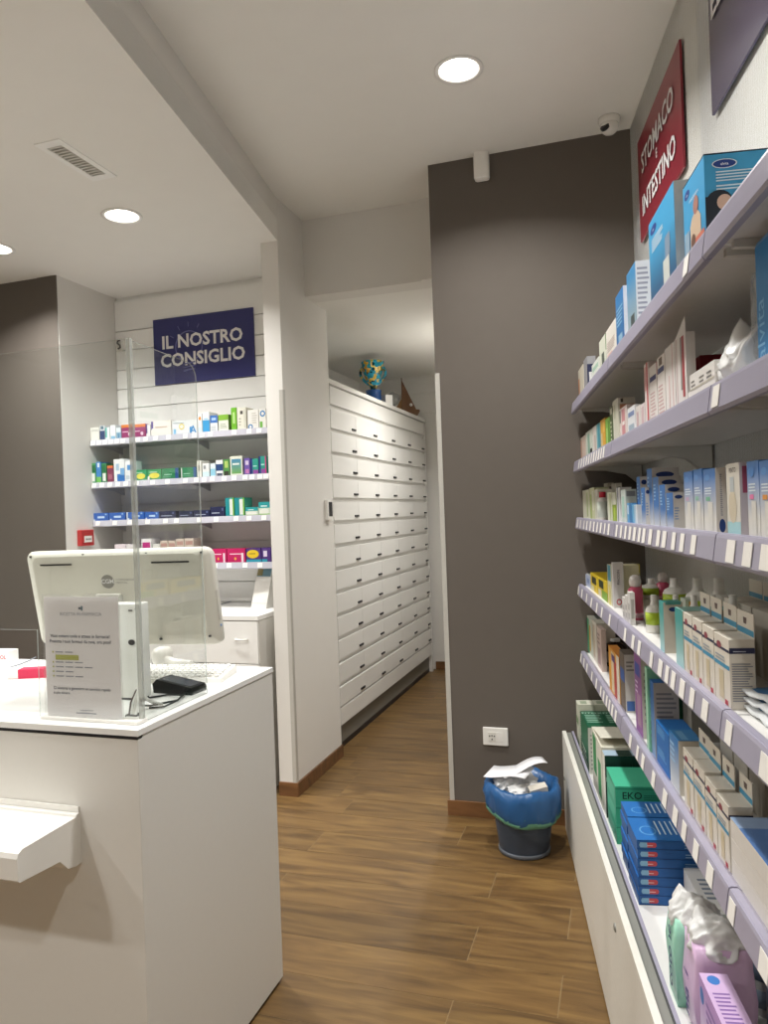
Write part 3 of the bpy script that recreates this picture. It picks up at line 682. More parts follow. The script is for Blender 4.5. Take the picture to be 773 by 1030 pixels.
for i, (cx_, cy_, cz_, r_) in enumerate([(-.07, -.02, .285, .06), (-.01, -.07, .275, .055), (.06, -.03, .28, .05), (0, .04, .28, .07)]):
    mb, cc = crumple('crumpled_paper', 0, r_, mat('#d9d8d6', .6), i); o = mb.obj('crumpled_paper', label='crumpled white paper in the waste bin, ' + ('largest at the rim', 'before the others', 'beside the torn carton', 'at the back')[i], cat='paper', group='crumpled paper in the bin'); o.location = (bx + cx_, by + cy_, cz_ + .012)
def paper_sheet(name, L, Wd, curl, label, loc, rot):
    mb = MB(); m = mat('#e9e8ea', .6); n = 12; k = mb.mi(m); A = []
    for i in range(n + 1):
        u = i / n; z = curl * (1 - math.cos(u * math.pi * 1.15)) * .5 ; A.append([mb.bm.verts.new((L * (u - .5), Wd * (v_ - .5), z)) for v_ in (0, 1)])
    for i in range(n): f = mb.bm.faces.new([A[i][0], A[i + 1][0], A[i + 1][1], A[i][1]]); f.smooth = True
    o = mb.obj(name, label=label, cat='paper'); md = o.modifiers.new('thickness', 'SOLIDIFY'); md.thickness = .0012
    o.location = loc; o.rotation_euler = rot; return o
paper_sheet('paper_sheet', .20, .12, .035, 'folded white sheet lying on top of the waste bin', (bx - .055, by - .02, .338), (.12, .05, -.25))
paper_sheet('paper_sheet', .20, .10, .055, 'curled white sheet sticking up from the waste bin', (bx + .01, by - .01, .350), (-.05, -.02, .35))
o = sbox('torn_carton', -.04, .04, -.02, .02, 0, .03, mat('#cfc9bd', .6), label='small beige torn carton in the waste bin', cat='box'); o.location = (bx + .08, by - .07, .29); o.rotation_euler = (.2, -.2, .4)

# ------------------------------------------------------------------ RIGHT-HAND SHELVING
ZB = {1: 2.026, 2: 1.748, 3: 1.482, 4: 1.166, 5: 0.848, 6: 0.410}     # top of each board; 6 = deck of the base unit
MODS = [(0.0, 1.118), (1.122, 2.228), (2.232, 3.35)]
TICK = {1: [691], 2: [583, 585.5, 588, 590.5, 593, 595.5, 598, 600.5, 603, 605.5, 608, 721],
        3: [581.5, 584.5, 588, 591, 594.5, 598, 601.5, 605, 609, 613, 617, 621, 625.5, 630, 634.5, 639, 644, 648.5, 655, 663, 669, 678.5, 687, 698.5, 736, 753, 771],
        4: [582.5, 586, 590.7, 595.5, 601, 606, 614, 621.7, 629.5, 637.5, 643.7, 656, 665, 671.8, 678, 687, 697, 710, 723, 734, 771],
        5: [585, 588, 591, 596, 600.5, 605, 608, 611, 613.7, 616.6, 620, 626, 634.8, 642, 647.4, 658, 669.5, 680, 689, 700.8, 715, 737, 769.6]}
rowname = {1: 'top', 2: 'second', 3: 'third', 4: 'fourth', 5: 'lowest'}
modname = ['next to the grey wall', 'in the middle of the run', 'at the near end of the run']
tk = MB(); tk.box(-.016, .016, -.0012, 0, -.019, .019, TICKET); tme = bpy.data.meshes.new('price_ticket'); tk.bm.to_mesh(tme); tk.bm.free(); tme.materials.append(TICKET)
BRK = mat('#cfcdc6', .4)
for k in (1, 2, 3, 4, 5):
    for i, (s0, s1) in enumerate(MODS):
        L_ = s1 - s0
        t = empty('wall_shelf', sdz(s0, 0.007, ZB[k]), RS, label='%s wall shelf with lilac price rail %s' % (rowname[k], modname[i]), cat='shelf', group='lilac railed wall shelves on the right wall')
        b = MB(); b.box(.001, L_ - .001, -.285, 0, -.022, 0, mat('#dcdad6', .4)); b.obj('board', t)
        b = MB(); b.prism([(-.283, .001), (-.296, .009), (-.300, .008), (-.302, .002), (-.308, -.040), (-.304, -.046), (-.290, -.044), (-.286, -.022)], 'x', .0008, L_ - .0008, LILAC)
        rail = b.obj('price_rail', t)
        b = MB(); b.prism([(-.274, .0), (-.286, .0095), (-.297, .0095), (-.296, .006), (-.283, .0)], 'x', .001, L_ - .001, LILACL); b.obj('rail_lip', rail)
        for px in TICK[k]:
            s = s_at(px, .312, ZB[k] - .015)
            if s0 + .02 < s < s1 - .02:
                o = bpy.data.objects.new('price_ticket', tme); COL.objects.link(o); o.parent = rail; o.location = (s - s0, -.3058, -.018)
                o.rotation_euler[0] = math.radians(-8); o.scale = ((.75 + .3 * random.random()) * (1 + .28 * max(0, s - 1)), 1, 1)
        for x in (.012, L_ - .028):
            b = MB(); b.prism([(.0, -.0225), (-.262, -.0225), (-.262, -.036), (-.16, -.042), (-.07, -.062), (-.02, -.105), (0, -.115)], 'x', x, x + .014, BRK); b.obj('bracket', t)
bu = empty('base_cabinet', sdz(0, 0.007, 0), RS, label='long white base unit with locks under the wall shelves', cat='cabinet')
b = MB(); b.box(0, 3.35, -.385, 0, .03, .40, CB); b.obj('body', bu)
b = MB(); b.box(0, 3.35, -.37, -.02, 0, .03, BLACK); b.obj('plinth', bu)
b = MB(); b.box(0, 3.35, -.342, 0, .40, .410, WHITE); b.obj('deck', bu)
b = MB(); b.box(0, 3.35, -.403, -.385, .012, .478, mat('#e2dfd6', .4), .001); b.obj('front_panel', bu)
b = MB(); b.box(0, 3.35, -.385, -.362, .40, .470, ALU); b.box(0, 3.35, -.362, -.358, .40, .474, DKGREY); b.obj('sliding_track', bu)
b = MB(); b.box(0, 3.35, -.358, -.349, .40, .476, LILACL); b.box(0, 3.35, -.349, -.342, .40, .440, LILAC); b.obj('front_lip', bu)
for px, py in ((567.5, 779), (619.5, 933)):
    s, z = on_d(px, py, .41)
    b = MB(); b.lathe([(.011, 0), (.011, .004), (.008, .005)], ALU, 18); o = b.obj('lock', bu); o.rotation_euler = (math.pi / 2, 0, 0); o.location = (max(s, .06), -.402, z)
    b = MB(); b.box(-.0015, .0015, -.006, .006, .0045, .0056, BLACK); b.obj('keyhole', o)

# ------------------------------------------------------------------ CARTONS
def carton(w, dp, h, base, dec):
    """box with its front at y=0 facing -y; dec = printed fields on faces F front, R right, L left, T top, N top read from the right side"""
    mb = MB(); bm_ = base if not isinstance(base, str) else mat(base)
    mb.box(-w / 2, w / 2, 0, dp, 0, h, bm_)
    FR = {'F': ((-w / 2, 0, 0), (1, 0, 0), (0, 0, 1), (0, -1, 0), w, h), 'R': ((w / 2, 0, 0), (0, 1, 0), (0, 0, 1), (1, 0, 0), dp, h),
          'L': ((-w / 2, dp, 0), (0, -1, 0), (0, 0, 1), (-1, 0, 0), dp, h), 'T': ((-w / 2, 0, h), (1, 0, 0), (0, 1, 0), (0, 0, 1), w, dp),
          'N': ((w / 2, 0, h), (0, 1, 0), (-1, 0, 0), (0, 0, 1), dp, w)}
    for n, e in enumerate(dec):
        o, u, v, nn, W_, H_ = FR[e[0]]; o, u, v, nn = Vector(o), Vector(u), Vector(v), Vector(nn); off = nn * (.0003 + .00012 * n)
        def quad(u0, v0, u1, v1, m): mb.face([o + off + u * (a * W_) + v * (c_ * H_) for a, c_ in ((u0, v0), (u1, v0), (u1, v1), (u0, v1))], m)
        if isinstance(e[4], str):                     # lettering: face, u, v, height fraction, text, colour[, rotated]
            rot = len(e) > 6 and e[6]
            ex, ey = (v, -u) if rot else (u, v)
            M = Matrix(((ex.x, ey.x, nn.x, 0), (ex.y, ey.y, nn.y, 0), (ex.z, ey.z, nn.z, 0), (0, 0, 0, 1)))
            p = o + off + u * (e[1] * W_) + v * (e[2] * H_)
            mb.text(e[4], mat(e[5]), Matrix.Translation(p) @ M, e[3] * (W_ if rot else H_), 'CENTER', .012)
        elif len(e) == 7:                             # small print as rows of thin bars
            _, u0, v0, u1, v1, cnt, col = e
            for i in range(cnt):
                a = v0 + (v1 - v0) * i / cnt; r_ = random.uniform(.7, 1)
                quad(u0, a, u0 + (u1 - u0) * r_, a + (v1 - v0) / cnt * .45, mat(col))
        elif len(e) == 8 and e[7] == 'o':             # round or oval field
            _, cu, cv, ru, rv, _, col, _ = e
            mb.face([o + off + u * ((cu + ru * math.cos(a)) * W_) + v * ((cv + rv * math.sin(a)) * H_) for a in [j * math.pi / 8 for j in range(16)]], mat(col))
        else:
            _, u0, v0, u1, v1, col = e; quad(u0, v0, u1, v1, mat(col) if isinstance(col, str) else col)
    return mb
def oval(f, cu, cv, ru, rv, col): return (f, cu, cv, ru, rv, 0, col, 'o')
def band(v0, v1, col, faces='FR'): return [(f, 0, v0, 1, v1, col) for f in faces]
def print_(f='R', c='#8b8e92', n=9, v0=.12, v1=.82): return [(f, .1, v0, .9, v1, n, c)]
def d_at(px, s, z):
    a, b_ = -.3, .45
    for _ in range(50):
        m = (a + b_) / 2
        if proj(sdz(s, m, z))[0] > px: a = m
        else: b_ = m
    return (a + b_) / 2
GRP = {k: 'products on the %s shelf of the right wall' % rowname[k] for k in rowname}; GRP[6] = 'products on the base unit deck'
def R(k, xl, xr, yt, base, dec, label, xs=None, dp=.11, df=.27, name='medicine_box', cat='box', lift=0.0):
    zb = ZB[k] + lift
    s0, s1 = s_at(xl, df, zb) + .0008, s_at(xr, df, zb) - .0008
    h = on_d(xr, yt, df)[1] - zb
    if xs: dp = df - d_at(xs, s1, zb + h * .5)
    dp = max(.015, min(dp, df - .012))
    return carton(s1 - s0, dp, h, base, dec).obj(name, loc=sdz((s0 + s1) / 2, df, zb), rz=RS, label=label, cat=cat, group=GRP[k])
def RS_(k, s0, s1, df, dp, h, base, dec, label, lift=0.0, name='medicine_box', cat='box', turn=0.0):
    return carton(s1 - s0, dp, h, base, dec).obj(name, loc=sdz((s0 + s1) / 2, df, ZB[k] + lift), rz=RS + turn, label=label, cat=cat, group=GRP[k])

# --- top shelf
R(1, 579.2, 588, 364, '#d9d2c0', [('F', .35, .1, .6, .75, '#c98a62')] + print_('R'), 'cream carton with an orange stripe on the top shelf by the grey wall', dp=.08)
R(1, 588.6, 592, 356, '#9a9a9e', [('R', 0, 0, 1, .8, '#2b3050'), ('R', .2, .3, .7, .6, '#d9d9d9')], 'narrow navy and white carton on the top shelf beside the cream orange one', xs=600)
R(1, 596.5, 603.5, 357, '#dfe3da', [('F', .2, .3, .8, .55, '#2f8a56'), ('F', .1, .7, .9, .85, '#a8c9b5')], 'small white carton with a green patch on the top shelf', df=.262, dp=.08)
R(1, 604.3, 610.6, 333, '#d4d7c6', [('F', .35, .35, .75, .62, '#596156'), ('R', 0, .6, 1, 1, '#4d7d3c')], 'white and green upright carton on the top shelf', dp=.09)
R(1, 611.2, 621, 317, '#e2ddd3', [('F', .1, .1, .6, .4, '#dcb9b0')] + print_('F', '#b9a9a0', 5, .45, .7), 'pale cream carton with pink print standing beside the narrow blue box', dp=.11)
R(1, 621.5, 629.3, 283, grad('#2c7cba', '#2a6aa6'), [('F', .25, .08, .75, .35, '#8fb3cd'), ('R', 0, 0, 1, 1, '#d9dbe4')] + print_('F', '#8fbfe0', 5, .5, .8), 'narrow bright blue carton with a white side on the top shelf', xs=633, df=.272)
R(1, 633, 642, 257.5, grad('#3d8cc0', '#9db0b4', .2, .9), [('F', .35, .15, .75, .38, '#46504f'), ('R', 0, 0, 1, 1, '#cdd0d6')] + print_('R', '#8d90a0', 14, .06, .95), 'pale blue and grey carton with printed side on the top shelf', xs=655.7, df=.268)
ab = [oval('F', .2, .88, .13, .045, '#23408a'), ('F', .2, .865, .03, 'alvita', '#e8eef4')]
R(1, 656, 681.7, 174.4, grad('#3d9fd0', '#2c5f86', .25, .7), ab + [('F', .12, .66, .6, .80, 5, '#d5e6ef'), ('F', .55, .2, .78, .42, '#c9cdc6'), ('F', .64, .42, .82, .62, '#7f93a8'), ('F', .05, 0, 1, .16, '#2b3540'), ('R', 0, 0, 1, 1, '#dddcd6')],
  'large blue thermometer box with a white side beneath the red sign', xs=706, df=.272, cat='box')
R(1, 690.5, 712, 150, grad('#3f9ed0', '#2f7cab', .1, .5), ab + [('F', .3, .76, .75, .79, 2, '#d5e6ef'), ('F', .32, .18, .8, .52, '#cdb49a'), oval('F', .56, .5, .22, .1, '#cdb49a'), oval('F', .6, .66, .12, .09, '#a9786c'), ('F', .55, .12, .95, .34, '#c76f5a'), oval('F', .45, .34, .1, .07, '#6d4f40'), ('F', .05, .2, .28, .5, '#8fa9bd'),
  oval('R', .16, .905, .10, .045, '#e3eaf0'), oval('R', .16, .905, .09, .038, '#23408a'), ('R', .16, .892, .035, 'alvita', '#e8eef4'), ('R', .09, .74, .62, .85, 4, '#cfe4f0'), ('R', .09, .66, .45, .72, 2, '#cfe4f0'), ('R', .0, 0, .24, .5, '#26303f'), oval('R', .11, .56, .10, .10, '#1f2733'), oval('R', .15, .54, .06, .075, '#cfae9d'), ('R', 0, .38, .09, .6, '#1f2733'),
  ('R', .24, 0, .6, .42, '#33424f'), oval('R', .30, .58, .09, .07, '#27303c'), oval('R', .27, .54, .06, .065, '#cfae9d'), ('T', 0, 0, 1, 1, '#2a4560')],
  'largest blue aerosol box showing a couple on the top shelf', dp=.24, df=.262)

# --- second shelf
R(2, 583.2, 590, 436.5, '#d9c9bb', [('F', .15, .1, .5, .9, '#c9a18d'), ('F', .6, .1, .9, .9, '#d9c2b4')], 'pinkish beige carton on the second shelf by the grey wall', dp=.08)
R(2, 590.4, 596.8, 430, '#cfd6c9', [('F', .3, 0, .6, .9, '#8fb5a2'), ('F', .62, 0, .95, .35, '#2e2c2a')], 'pale green carton with a dark foot on the second shelf', dp=.08)
R(2, 597.2, 601, 426.5, '#d9d3cb', [('F', .5, .1, .8, .7, '#bfb2a6')], 'slim off-white carton beside the teal one on the second shelf', dp=.09)
R(2, 601.3, 605, 423.7, '#7fb3b8', [('F', .4, 0, .85, 1, '#3f8fa0')], 'slim teal carton on the second shelf', dp=.09)
R(2, 605.3, 610, 419, '#d9a63f', [('F', .1, 0, .4, .6, '#d8c592'), ('F', .5, .6, .9, .9, '#e3b95c')], 'amber yellow carton on the second shelf', dp=.09)
R(2, 610.3, 614.6, 418, '#7fb04a', [('F', .2, .1, .5, .7, '#a8cc74')] + [('F', .6, .1, .9, .9, '#5f8f3b')], 'bright green carton on the second shelf', dp=.09)
R(2, 614.9, 617.6, 407, '#53633f', [('F', .1, .82, .9, .96, '#d6d4c2'), ('F', .2, .1, .7, .7, 6, '#cfd4b8')], 'tall dark green carton with white print on the second shelf', dp=.1)
R(2, 618, 623.5, 398.5, '#c9c8b6', [('F', .2, .6, .5, .9, '#b4b59c'), ('R', 0, .88, 1, 1, '#d5d2c8'), ('R', .1, .60, 1, .86, '#c88f72'), ('R', .15, .9, .3, .98, '#4f4c42')], 'wide cream carton with an orange panel behind the slim white ones', xs=640, df=.272)
R(2, 624.2, 632, 405.6, '#dccfc9', [('F', .35, .05, .75, .95, '#c98b8f'), ('F', .4, .5, .7, .6, '#ece4e0'), ('F', 0, .6, .2, .95, '#6d6a66')], 'white and rose carton on the second shelf', dp=.06, df=.268)
R(2, 632.5, 640, 405.6, '#dfe1e2', [('F', .1, .7, .9, .85, '#7a8bb0'), ('F', .15, .15, .85, .45, '#9fb0bb')], 'white carton with pale blue print on the second shelf', dp=.06)
R(2, 641, 645.2, 406, '#dcd6d0', [('F', .1, .1, .6, .8, '#c9aeb0'), ('F', .3, 0, .9, .14, '#3d3b44')], 'slim greyish pink carton on the second shelf', dp=.06)
R(2, 645.5, 649.8, 404, '#dfd6d4', [('F', .2, .2, .8, .9, '#cbb2b4')], 'slim rose white carton beside the tall red and white one', dp=.07)
R(2, 650.3, 654.8, 361, '#dcd3ce', [('F', .5, 0, .8, 1, '#bf4a50'), ('F', 0, .6, .5, .95, '#d3a9a4')], 'tall white carton with a red edge stripe on the second shelf', dp=.12)
tb = [('F', .1, .1, .85, .6, 9, '#c9a9a6'), ('F', .1, .75, .9, .83, '#3b3f74')]
R(2, 655.2, 662.8, 362, '#e0dad5', tb + [('R', 0, .8, 1, 1, '#b22a37')], 'white carton with red small print, first of three by the red striped one', dp=.03, df=.268)
R(2, 663.3, 671, 352, '#e2dcd7', tb + [('F', .3, .86, .7, .97, '#6d5b4a')], 'white carton with red small print, second of three beside the tall red striped one', dp=.03, df=.27)
R(2, 671.4, 681, 341, '#e2ddd9', [('F', .75, 0, .8, 1, '#c58a88'), ('F', .35, 0, .45, .6, '#d9b7b4')], 'white carton with a thin red line beside the red barred box', dp=.03, df=.27)
o = R(2, 681.4, 692.5, 331, '#e0dbd7', [('F', .1, .06, .2, 1, '#c9b4b2'), ('F', .50, .3, .68, .98, '#8d8884'), ('F', .66, .2, .85, .98, '#a83a42'), ('F', .55, .04, .7, .08, '#c0565c')], 'tallest white carton with a red bar and open lid on the second shelf', dp=.02, df=.27)
h = o.dimensions.z; w = o.dimensions.x
b = MB(); b.prism([(-w / 2, h), (w / 2, h), (w / 2, h + .035)], 'y', 0, .0012, mat('#e0dbd7')); b.obj('open_flap', o)
s0 = s_at(690, .15, ZB[2]); s1 = s_at(707, .15, ZB[2])
RS_(2, s0, s1, .15, .10, on_d(707, 355.6, .15)[1] - ZB[2], '#8c1525', [], 'dark red carton behind the flat white boxes on the second shelf')
sA, sB = s_at(694, .275, ZB[2]), s_at(722, .275, ZB[2])
fl = [('F', .05, .2, .25, .7, 2, '#77746f'), ('F', .4, .2, .6, .7, 2, '#77746f'), ('F', .7, .2, .9, .7, 2, '#77746f'), ('F', 0, .02, 1, .1, '#c2bba9')]
RS_(2, sA, sB, .277, .11, .034, '#e4e0da', fl, 'flat white carton lying under another on the second shelf')
RS_(2, sA + .02, sB - .005, .277, .11, .034, '#e6e2dc', fl, 'flat white carton lying on top of another on the second shelf', lift=.034)
def bag(name, dims, m, seed, loc, rz, label, n=3, amp=.13, group=None, cat='bag', parent=None, sub=4):
    rnd = random.Random(seed); mb = MB(); mb.mi(m); bmesh.ops.create_icosphere(mb.bm, subdivisions=sub, radius=.5)
    ph = [rnd.uniform(0, 6.28) for _ in range(12)]
    for v_ in mb.bm.verts:
        c_ = v_.co.copy(); q_ = Vector([math.copysign(abs(x * 2) ** .55, x) * .5 for x in c_])
        wv = 1 + amp * (math.sin(9 * c_.x + ph[0] + 5 * c_.z) * math.sin(8 * c_.y + ph[1]) + .6 * math.sin(17 * c_.z + ph[2] + 6 * c_.x) * math.sin(13 * c_.x + ph[3]))
        v_.co = Vector((q_.x * dims[0] * wv, q_.y * dims[1] * wv, max(q_.z, -.5) * dims[2] * (wv if q_.z > -.3 else 1) + dims[2] / 2))
        if v_.co.z < 0: v_.co.z = 0
    for f in mb.bm.faces: f.smooth = sub > 3
    return mb.obj(name, parent, loc=loc, rz=rz, label=label if not parent else None, cat=cat if not parent else None, group=group if not parent else None)
PBAG = mat('#e4e4e2', .25, noise=.02)
sP = s_at(762, .25, ZB[2])
pk = empty('wipes_pack', sdz(sP, .16, ZB[2]), RS, label='blue pack wrapped in clear plastic with a crumpled white bag end', cat='pack', group=GRP[2])
b = MB(); b.box(0, .16, -.09, .085, 0, .235, mat('#2f86c4', .3), .012); b.text('alvita', mat('#8fc4e6'), Matrix.Translation((.045, -.0905, .03)) @ Matrix.Rotation(math.pi / 2, 4, 'X') @ Matrix.Rotation(math.pi / 2, 4, 'Z'), .05, 'LEFT'); b.obj('pack', pk)
bag('clear_wrap', (.06, .165, .225), FILM, 4, (-.022, 0, .012), 0, '', parent=pk, amp=.16)
from mathutils import noise as mnoise
def creased(name, dims, m, seed, loc, parent, peaks=()):
    """crumpled plastic film: a lump with sharp creases and pulled-up tips"""
    mb = MB(); mb.mi(m); bmesh.ops.create_icosphere(mb.bm, subdivisions=5, radius=1.0)
    for v_ in mb.bm.verts:
        c_ = v_.co.copy(); n_ = Vector((c_.x * 2.4, c_.y * 1.2, c_.z * .9)) + Vector((seed, seed * .7, 0))
        r_ = 1 - .5 * (abs(mnoise.noise(n_)) - .2) - .22 * (abs(mnoise.noise(n_ * 2.1)) - .2)
        q_ = Vector((c_.x * dims[0] / 2, c_.y * dims[1] / 2, (c_.z * .5 + .5) * dims[2])) ; q_.x *= r_; q_.y *= r_; q_.z *= .55 + .45 * r_
        for (px_, py_, pr_, ph_) in peaks:
            d_ = math.hypot(q_.x - px_, q_.y - py_)
            if d_ < pr_ and c_.z > 0: q_.z += ph_ * (1 - d_ / pr_) ** 1.5
        v_.co = q_
    o = mb.obj(name, parent, loc=loc)
    for p_ in o.data.polygons: p_.use_smooth = True
    return o
creased('crumpled_bag_end', (.19, .13, .085), PBAG, 3.1, (-.098, -.052, 0), pk, ((-.075, -.03, .04, .025), (.0, -.03, .045, .05), (.07, -.02, .05, .045)))

# --- third shelf
R(3, 586, 589.8, 493, '#d3d3c0', [('F', .1, .1, .35, .9, '#b9bf9a'), ('T', 0, 0, 1, 1, '#4f78a8')], 'slim cream carton with a blue top on the third shelf', dp=.07)
R(3, 590.2, 593.8, 492, '#d0d2ba', [('F', .3, .1, .6, .9, '#a9b67a')], 'slim cream green carton at the far end of the third shelf', dp=.07)
R(3, 594.2, 599, 490, '#c7cba6', [('F', .1, 0, .45, .8, '#a3b36c'), ('F', .55, .3, .9, .9, '#d9dac6')], 'pale green carton on the third shelf beside the slim cream ones', dp=.06)
R(3, 599.3, 602.2, 492, '#d4d3c4', [('F', .4, .1, .7, .8, '#bfc0a8')], 'very slim ivory carton beside the red-capped bottle', dp=.06)
for i, (xl, xr) in enumerate(((600, 604.3), (609, 613), (616.6, 621))):
    R(3, xl, xr, 485.2 + i * .2, '#cfcabb', [('R', .2, .75, .8, .9, '#77736a'), ('R', .5, 0, .6, .7, '#8f8b80')], 'tall ivory carton behind the red-capped bottle, %s from the grey wall' % ('first', 'second', 'third')[i], xs=xr + 5.3, df=.185)
def bottle(name, prof, mats, s, d, k, label, n=24, cat='bottle', sx=1.0, sy=1.0):
    r_ = empty(name, sdz(s, d, ZB[k]), RS, label=label, cat=cat, group=GRP[k])
    for pn, pr_, m in zip(('body', 'cap', 'label_band', 'cap_ring'), prof, mats):
        b = MB(); b.lathe(pr_, m, n, sx=sx, sy=sy); b.obj(pn, r_)
    return r_
sm = s_at(606.8, .25, ZB[3])
zc_ = on_d(607, 494.6, .25)[1] - ZB[3]; rb = .021
bottle('red_capped_bottle', ([(rb, 0), (rb, zc_ * .72), (rb * .8, zc_ * .80), (rb * .6, zc_ * .82)], [(rb * .78, zc_ * .78), (rb * .78, zc_ * .99), (rb * .7, zc_)], [(rb + .0004, zc_ * .12), (rb + .0004, zc_ * .66)]),
       (mat('#e0ddd6', .3), mat('#b8293a', .35), mat('#cfd6cb', .4)), sm, .25, 3, 'small white bottle with a red cap on the third shelf', sx=1.25)
R(3, 612, 616.6, 494.6, '#d6d8c4', [('F', .5, .05, .8, .95, '#b3bb8c')], 'white carton with a sage stripe beside the lime one', dp=.06)
R(3, 617, 620.8, 495, '#8da23c', [('F', 0, .6, 1, 1, '#d3d6c2'), ('F', .3, .1, .8, .5, '#a9c04a')], 'lime green and white carton on the third shelf', dp=.06)
R(3, 621.3, 625, 490, '#d5d6d6', [('F', .3, 0, .5, 1, '#6d7480')] + print_('R', '#a8abb0', 8), 'white carton with a grey edge on the third shelf', xs=636, df=.272)
R(3, 626, 630.5, 492, '#cdd8d2', [('F', .2, .2, .7, .8, '#a9cfc3')] + [('R', .1, .8, .9, .95, '#8e9296')], 'pale mint carton on the third shelf', xs=641, df=.279)
R(3, 631.7, 636.3, 505.8, '#5d9fd0', [('F', .5, 0, 1, 1, '#3f7fb5'), ('F', .1, .5, .4, .9, '#c9dff0')], 'small sky blue carton before the pale mint one on the third shelf', dp=.012, df=.288)
R(3, 637, 642, 507.6, '#dfe6ec', [('F', 0, 0, .45, 1, '#6fb0d8'), ('F', .55, 0, .7, 1, '#a6cbe2')], 'small white and sky blue carton beside the blue dressing boxes', dp=.012, df=.288)
GB = grad('#2f6fb4', '#d6d8d6', .0, .45)
pill = [('R', .1, .84, .9, .94, '#dcdad4'), oval('R', .5, .89, .28, .045, '#26407c')]
def blue_box(xl, xr, yt, xs, df, label, extra=(), **kw):
    return R(3, xl, xr, yt, GB, [('F', .1, .55, .5, .9, 5, '#9cc0e2'), ('R', 0, 0, 1, 1, '#d6d2ca'), ('R', .12, .85, .9, .94, '#d6d2ca'), oval('R', .48, .885, .34, .05, '#26407c'), ('R', .1, .3, .5, .65, 5, '#8fa6c4')] + list(extra), label, xs=xs, df=df, **kw)
blue_box(642.2, 645.8, 479, 653, .27, 'slim blue dressing carton at the far end of the blue row on the third shelf')
blue_box(646.4, 650.5, 490, 653.5, .285, 'short slim blue dressing carton in front of the taller blue one')
blue_box(652.8, 658, 470.3, 684, .274, 'tall blue dressing carton with a wide white side on the third shelf')
blue_box(658.6, 664.3, 479, 686, .280, 'blue dressing carton one step lower than the tall one on the third shelf')
blue_box(664.9, 670.8, 487, 688, .285, 'blue dressing carton two steps lower than the tall one on the third shelf')
blue_box(671.6, 678.6, 495.3, 689.5, .290, 'shortest blue dressing carton in the stepped row on the third shelf')
GW = grad('#3a78c0', '#e0ded6', .25, .9)
tall = lambda c: [('F', .12, .62, .8, .74, 3, '#dfe8ef'), oval('F', .35, .87, .2, .05, '#5f93cf'), ('F', .2, .52, .55, .58, c), ('F', .35, .05, .75, .5, '#dcdad2')]
R(3, 690, 699, 473, GW, tall('#c9a9c4'), 'tall blue and white bandage carton with a mauve mark', dp=.10, df=.284)
R(3, 699.7, 708.8, 470.6, GW, tall('#8fc2ae'), 'tall blue and white bandage carton with a mint mark', dp=.10, df=.284)
R(3, 709.6, 722, 470, GW, tall('#79b89a') + [('R', 0, 0, 1, 1, '#ddd8d0'), ('R', .4, .3, .62, .92, 22, '#7c7f92'), oval('R', .52, .15, .3, .1, '#26407c')], 'tall blue and white bandage carton with a cream side and navy oval', xs=731.5, df=.284)
R(3, 733, 746.5, 464.3, '#dcd8cc', [('F', 0, 0, 1, .22, '#a9d3d6'), ('F', .5, .88, .09, 'PENTO', '#6d6560'), oval('F', .45, .42, .3, .22, '#d3c8b0'), ('F', .3, .62, .6, .82, '#b8bfc0'), ('R', .0, .0, 1, 1, '#c7bfc4'), ('R', .3, .6, .9, .95, '#a4506a')], 'pale cream footcare carton with a leg drawing on the third shelf', xs=753, df=.284)
R(3, 754, 766, 462, GW, tall('#e07aa8') + [oval('F', .45, .86, .2, .06, '#4f86c8')], 'tall blue and white bandage carton with a pink square', dp=.12, df=.282)
R(3, 766.6, 781, 461, GW, tall('#e0983f'), 'tall blue and white bandage carton with an orange square', dp=.12, df=.282)

# --- fourth shelf
R(4, 586.3, 590, 578, '#c7cfe0', [('F', .1, .3, .6, .7, '#8fa3c8'), ('T', 0, 0, 1, 1, '#a9aeb4'), ('T', .1, .2, .9, .4, '#d7d9da'), ('T', .1, .6, .9, .8, '#d7d9da')], 'pale blue carton with a grey printed top on the fourth shelf', dp=.20)
R(4, 590.3, 594.3, 580, '#b9c2d8', [('F', .2, .3, .8, .7, '#8598c0'), ('T', 0, 0, 1, 1, '#b1b4b2')], 'pale blue carton beside the yellow ones on the fourth shelf', dp=.20)
R(4, 594.8, 602, 580.7, '#dcc02a', [('F', .2, .45, .8, .85, '#3b3a24'), ('F', 0, 0, .5, .3, '#d8cfa0')], 'yellow carton with a black emblem on the fourth shelf', dp=.09)
R(4, 602.5, 611.8, 586.3, '#d9be2c', [('F', .1, .5, .6, .9, '#2f3a24'), ('F', .4, 0, 1, .45, '#84ad3a'), ('F', 0, 0, .35, .4, '#d9d0a8')], 'yellow and lime carton with a black emblem on the fourth shelf', dp=.09)
R(4, 612.3, 616.3, 570, '#dcd7b4', [('F', .1, .6, .9, 1, '#4f96a8'), ('F', .2, 0, .7, .5, '#d9cf7a')], 'slim ivory carton with a blue top stripe on the fourth shelf', dp=.10)
R(4, 616.7, 618.3, 567, '#cfccc9', [('R', 0, 0, 1, 1, '#d4d1cd'), ('R', .62, .68, .36, 'PINODIN', '#4a4850', True), oval('R', .5, .13, .26, .07, '#b9555a'), oval('R', .5, .13, .16, .04, '#d4d1cd')], 'tall white carton with upright lettering and a red circle on the fourth shelf', xs=628)
s0 = s_at(630, .16, ZB[4])
RS_(4, s0 - .04, s0, .17, .07, on_d(634, 570, .16)[1] - ZB[4], '#a39a72', [('R', .75, 0, 1, 1, '#cdbf5a')], 'khaki and yellow carton behind the white lettered one on the fourth shelf')
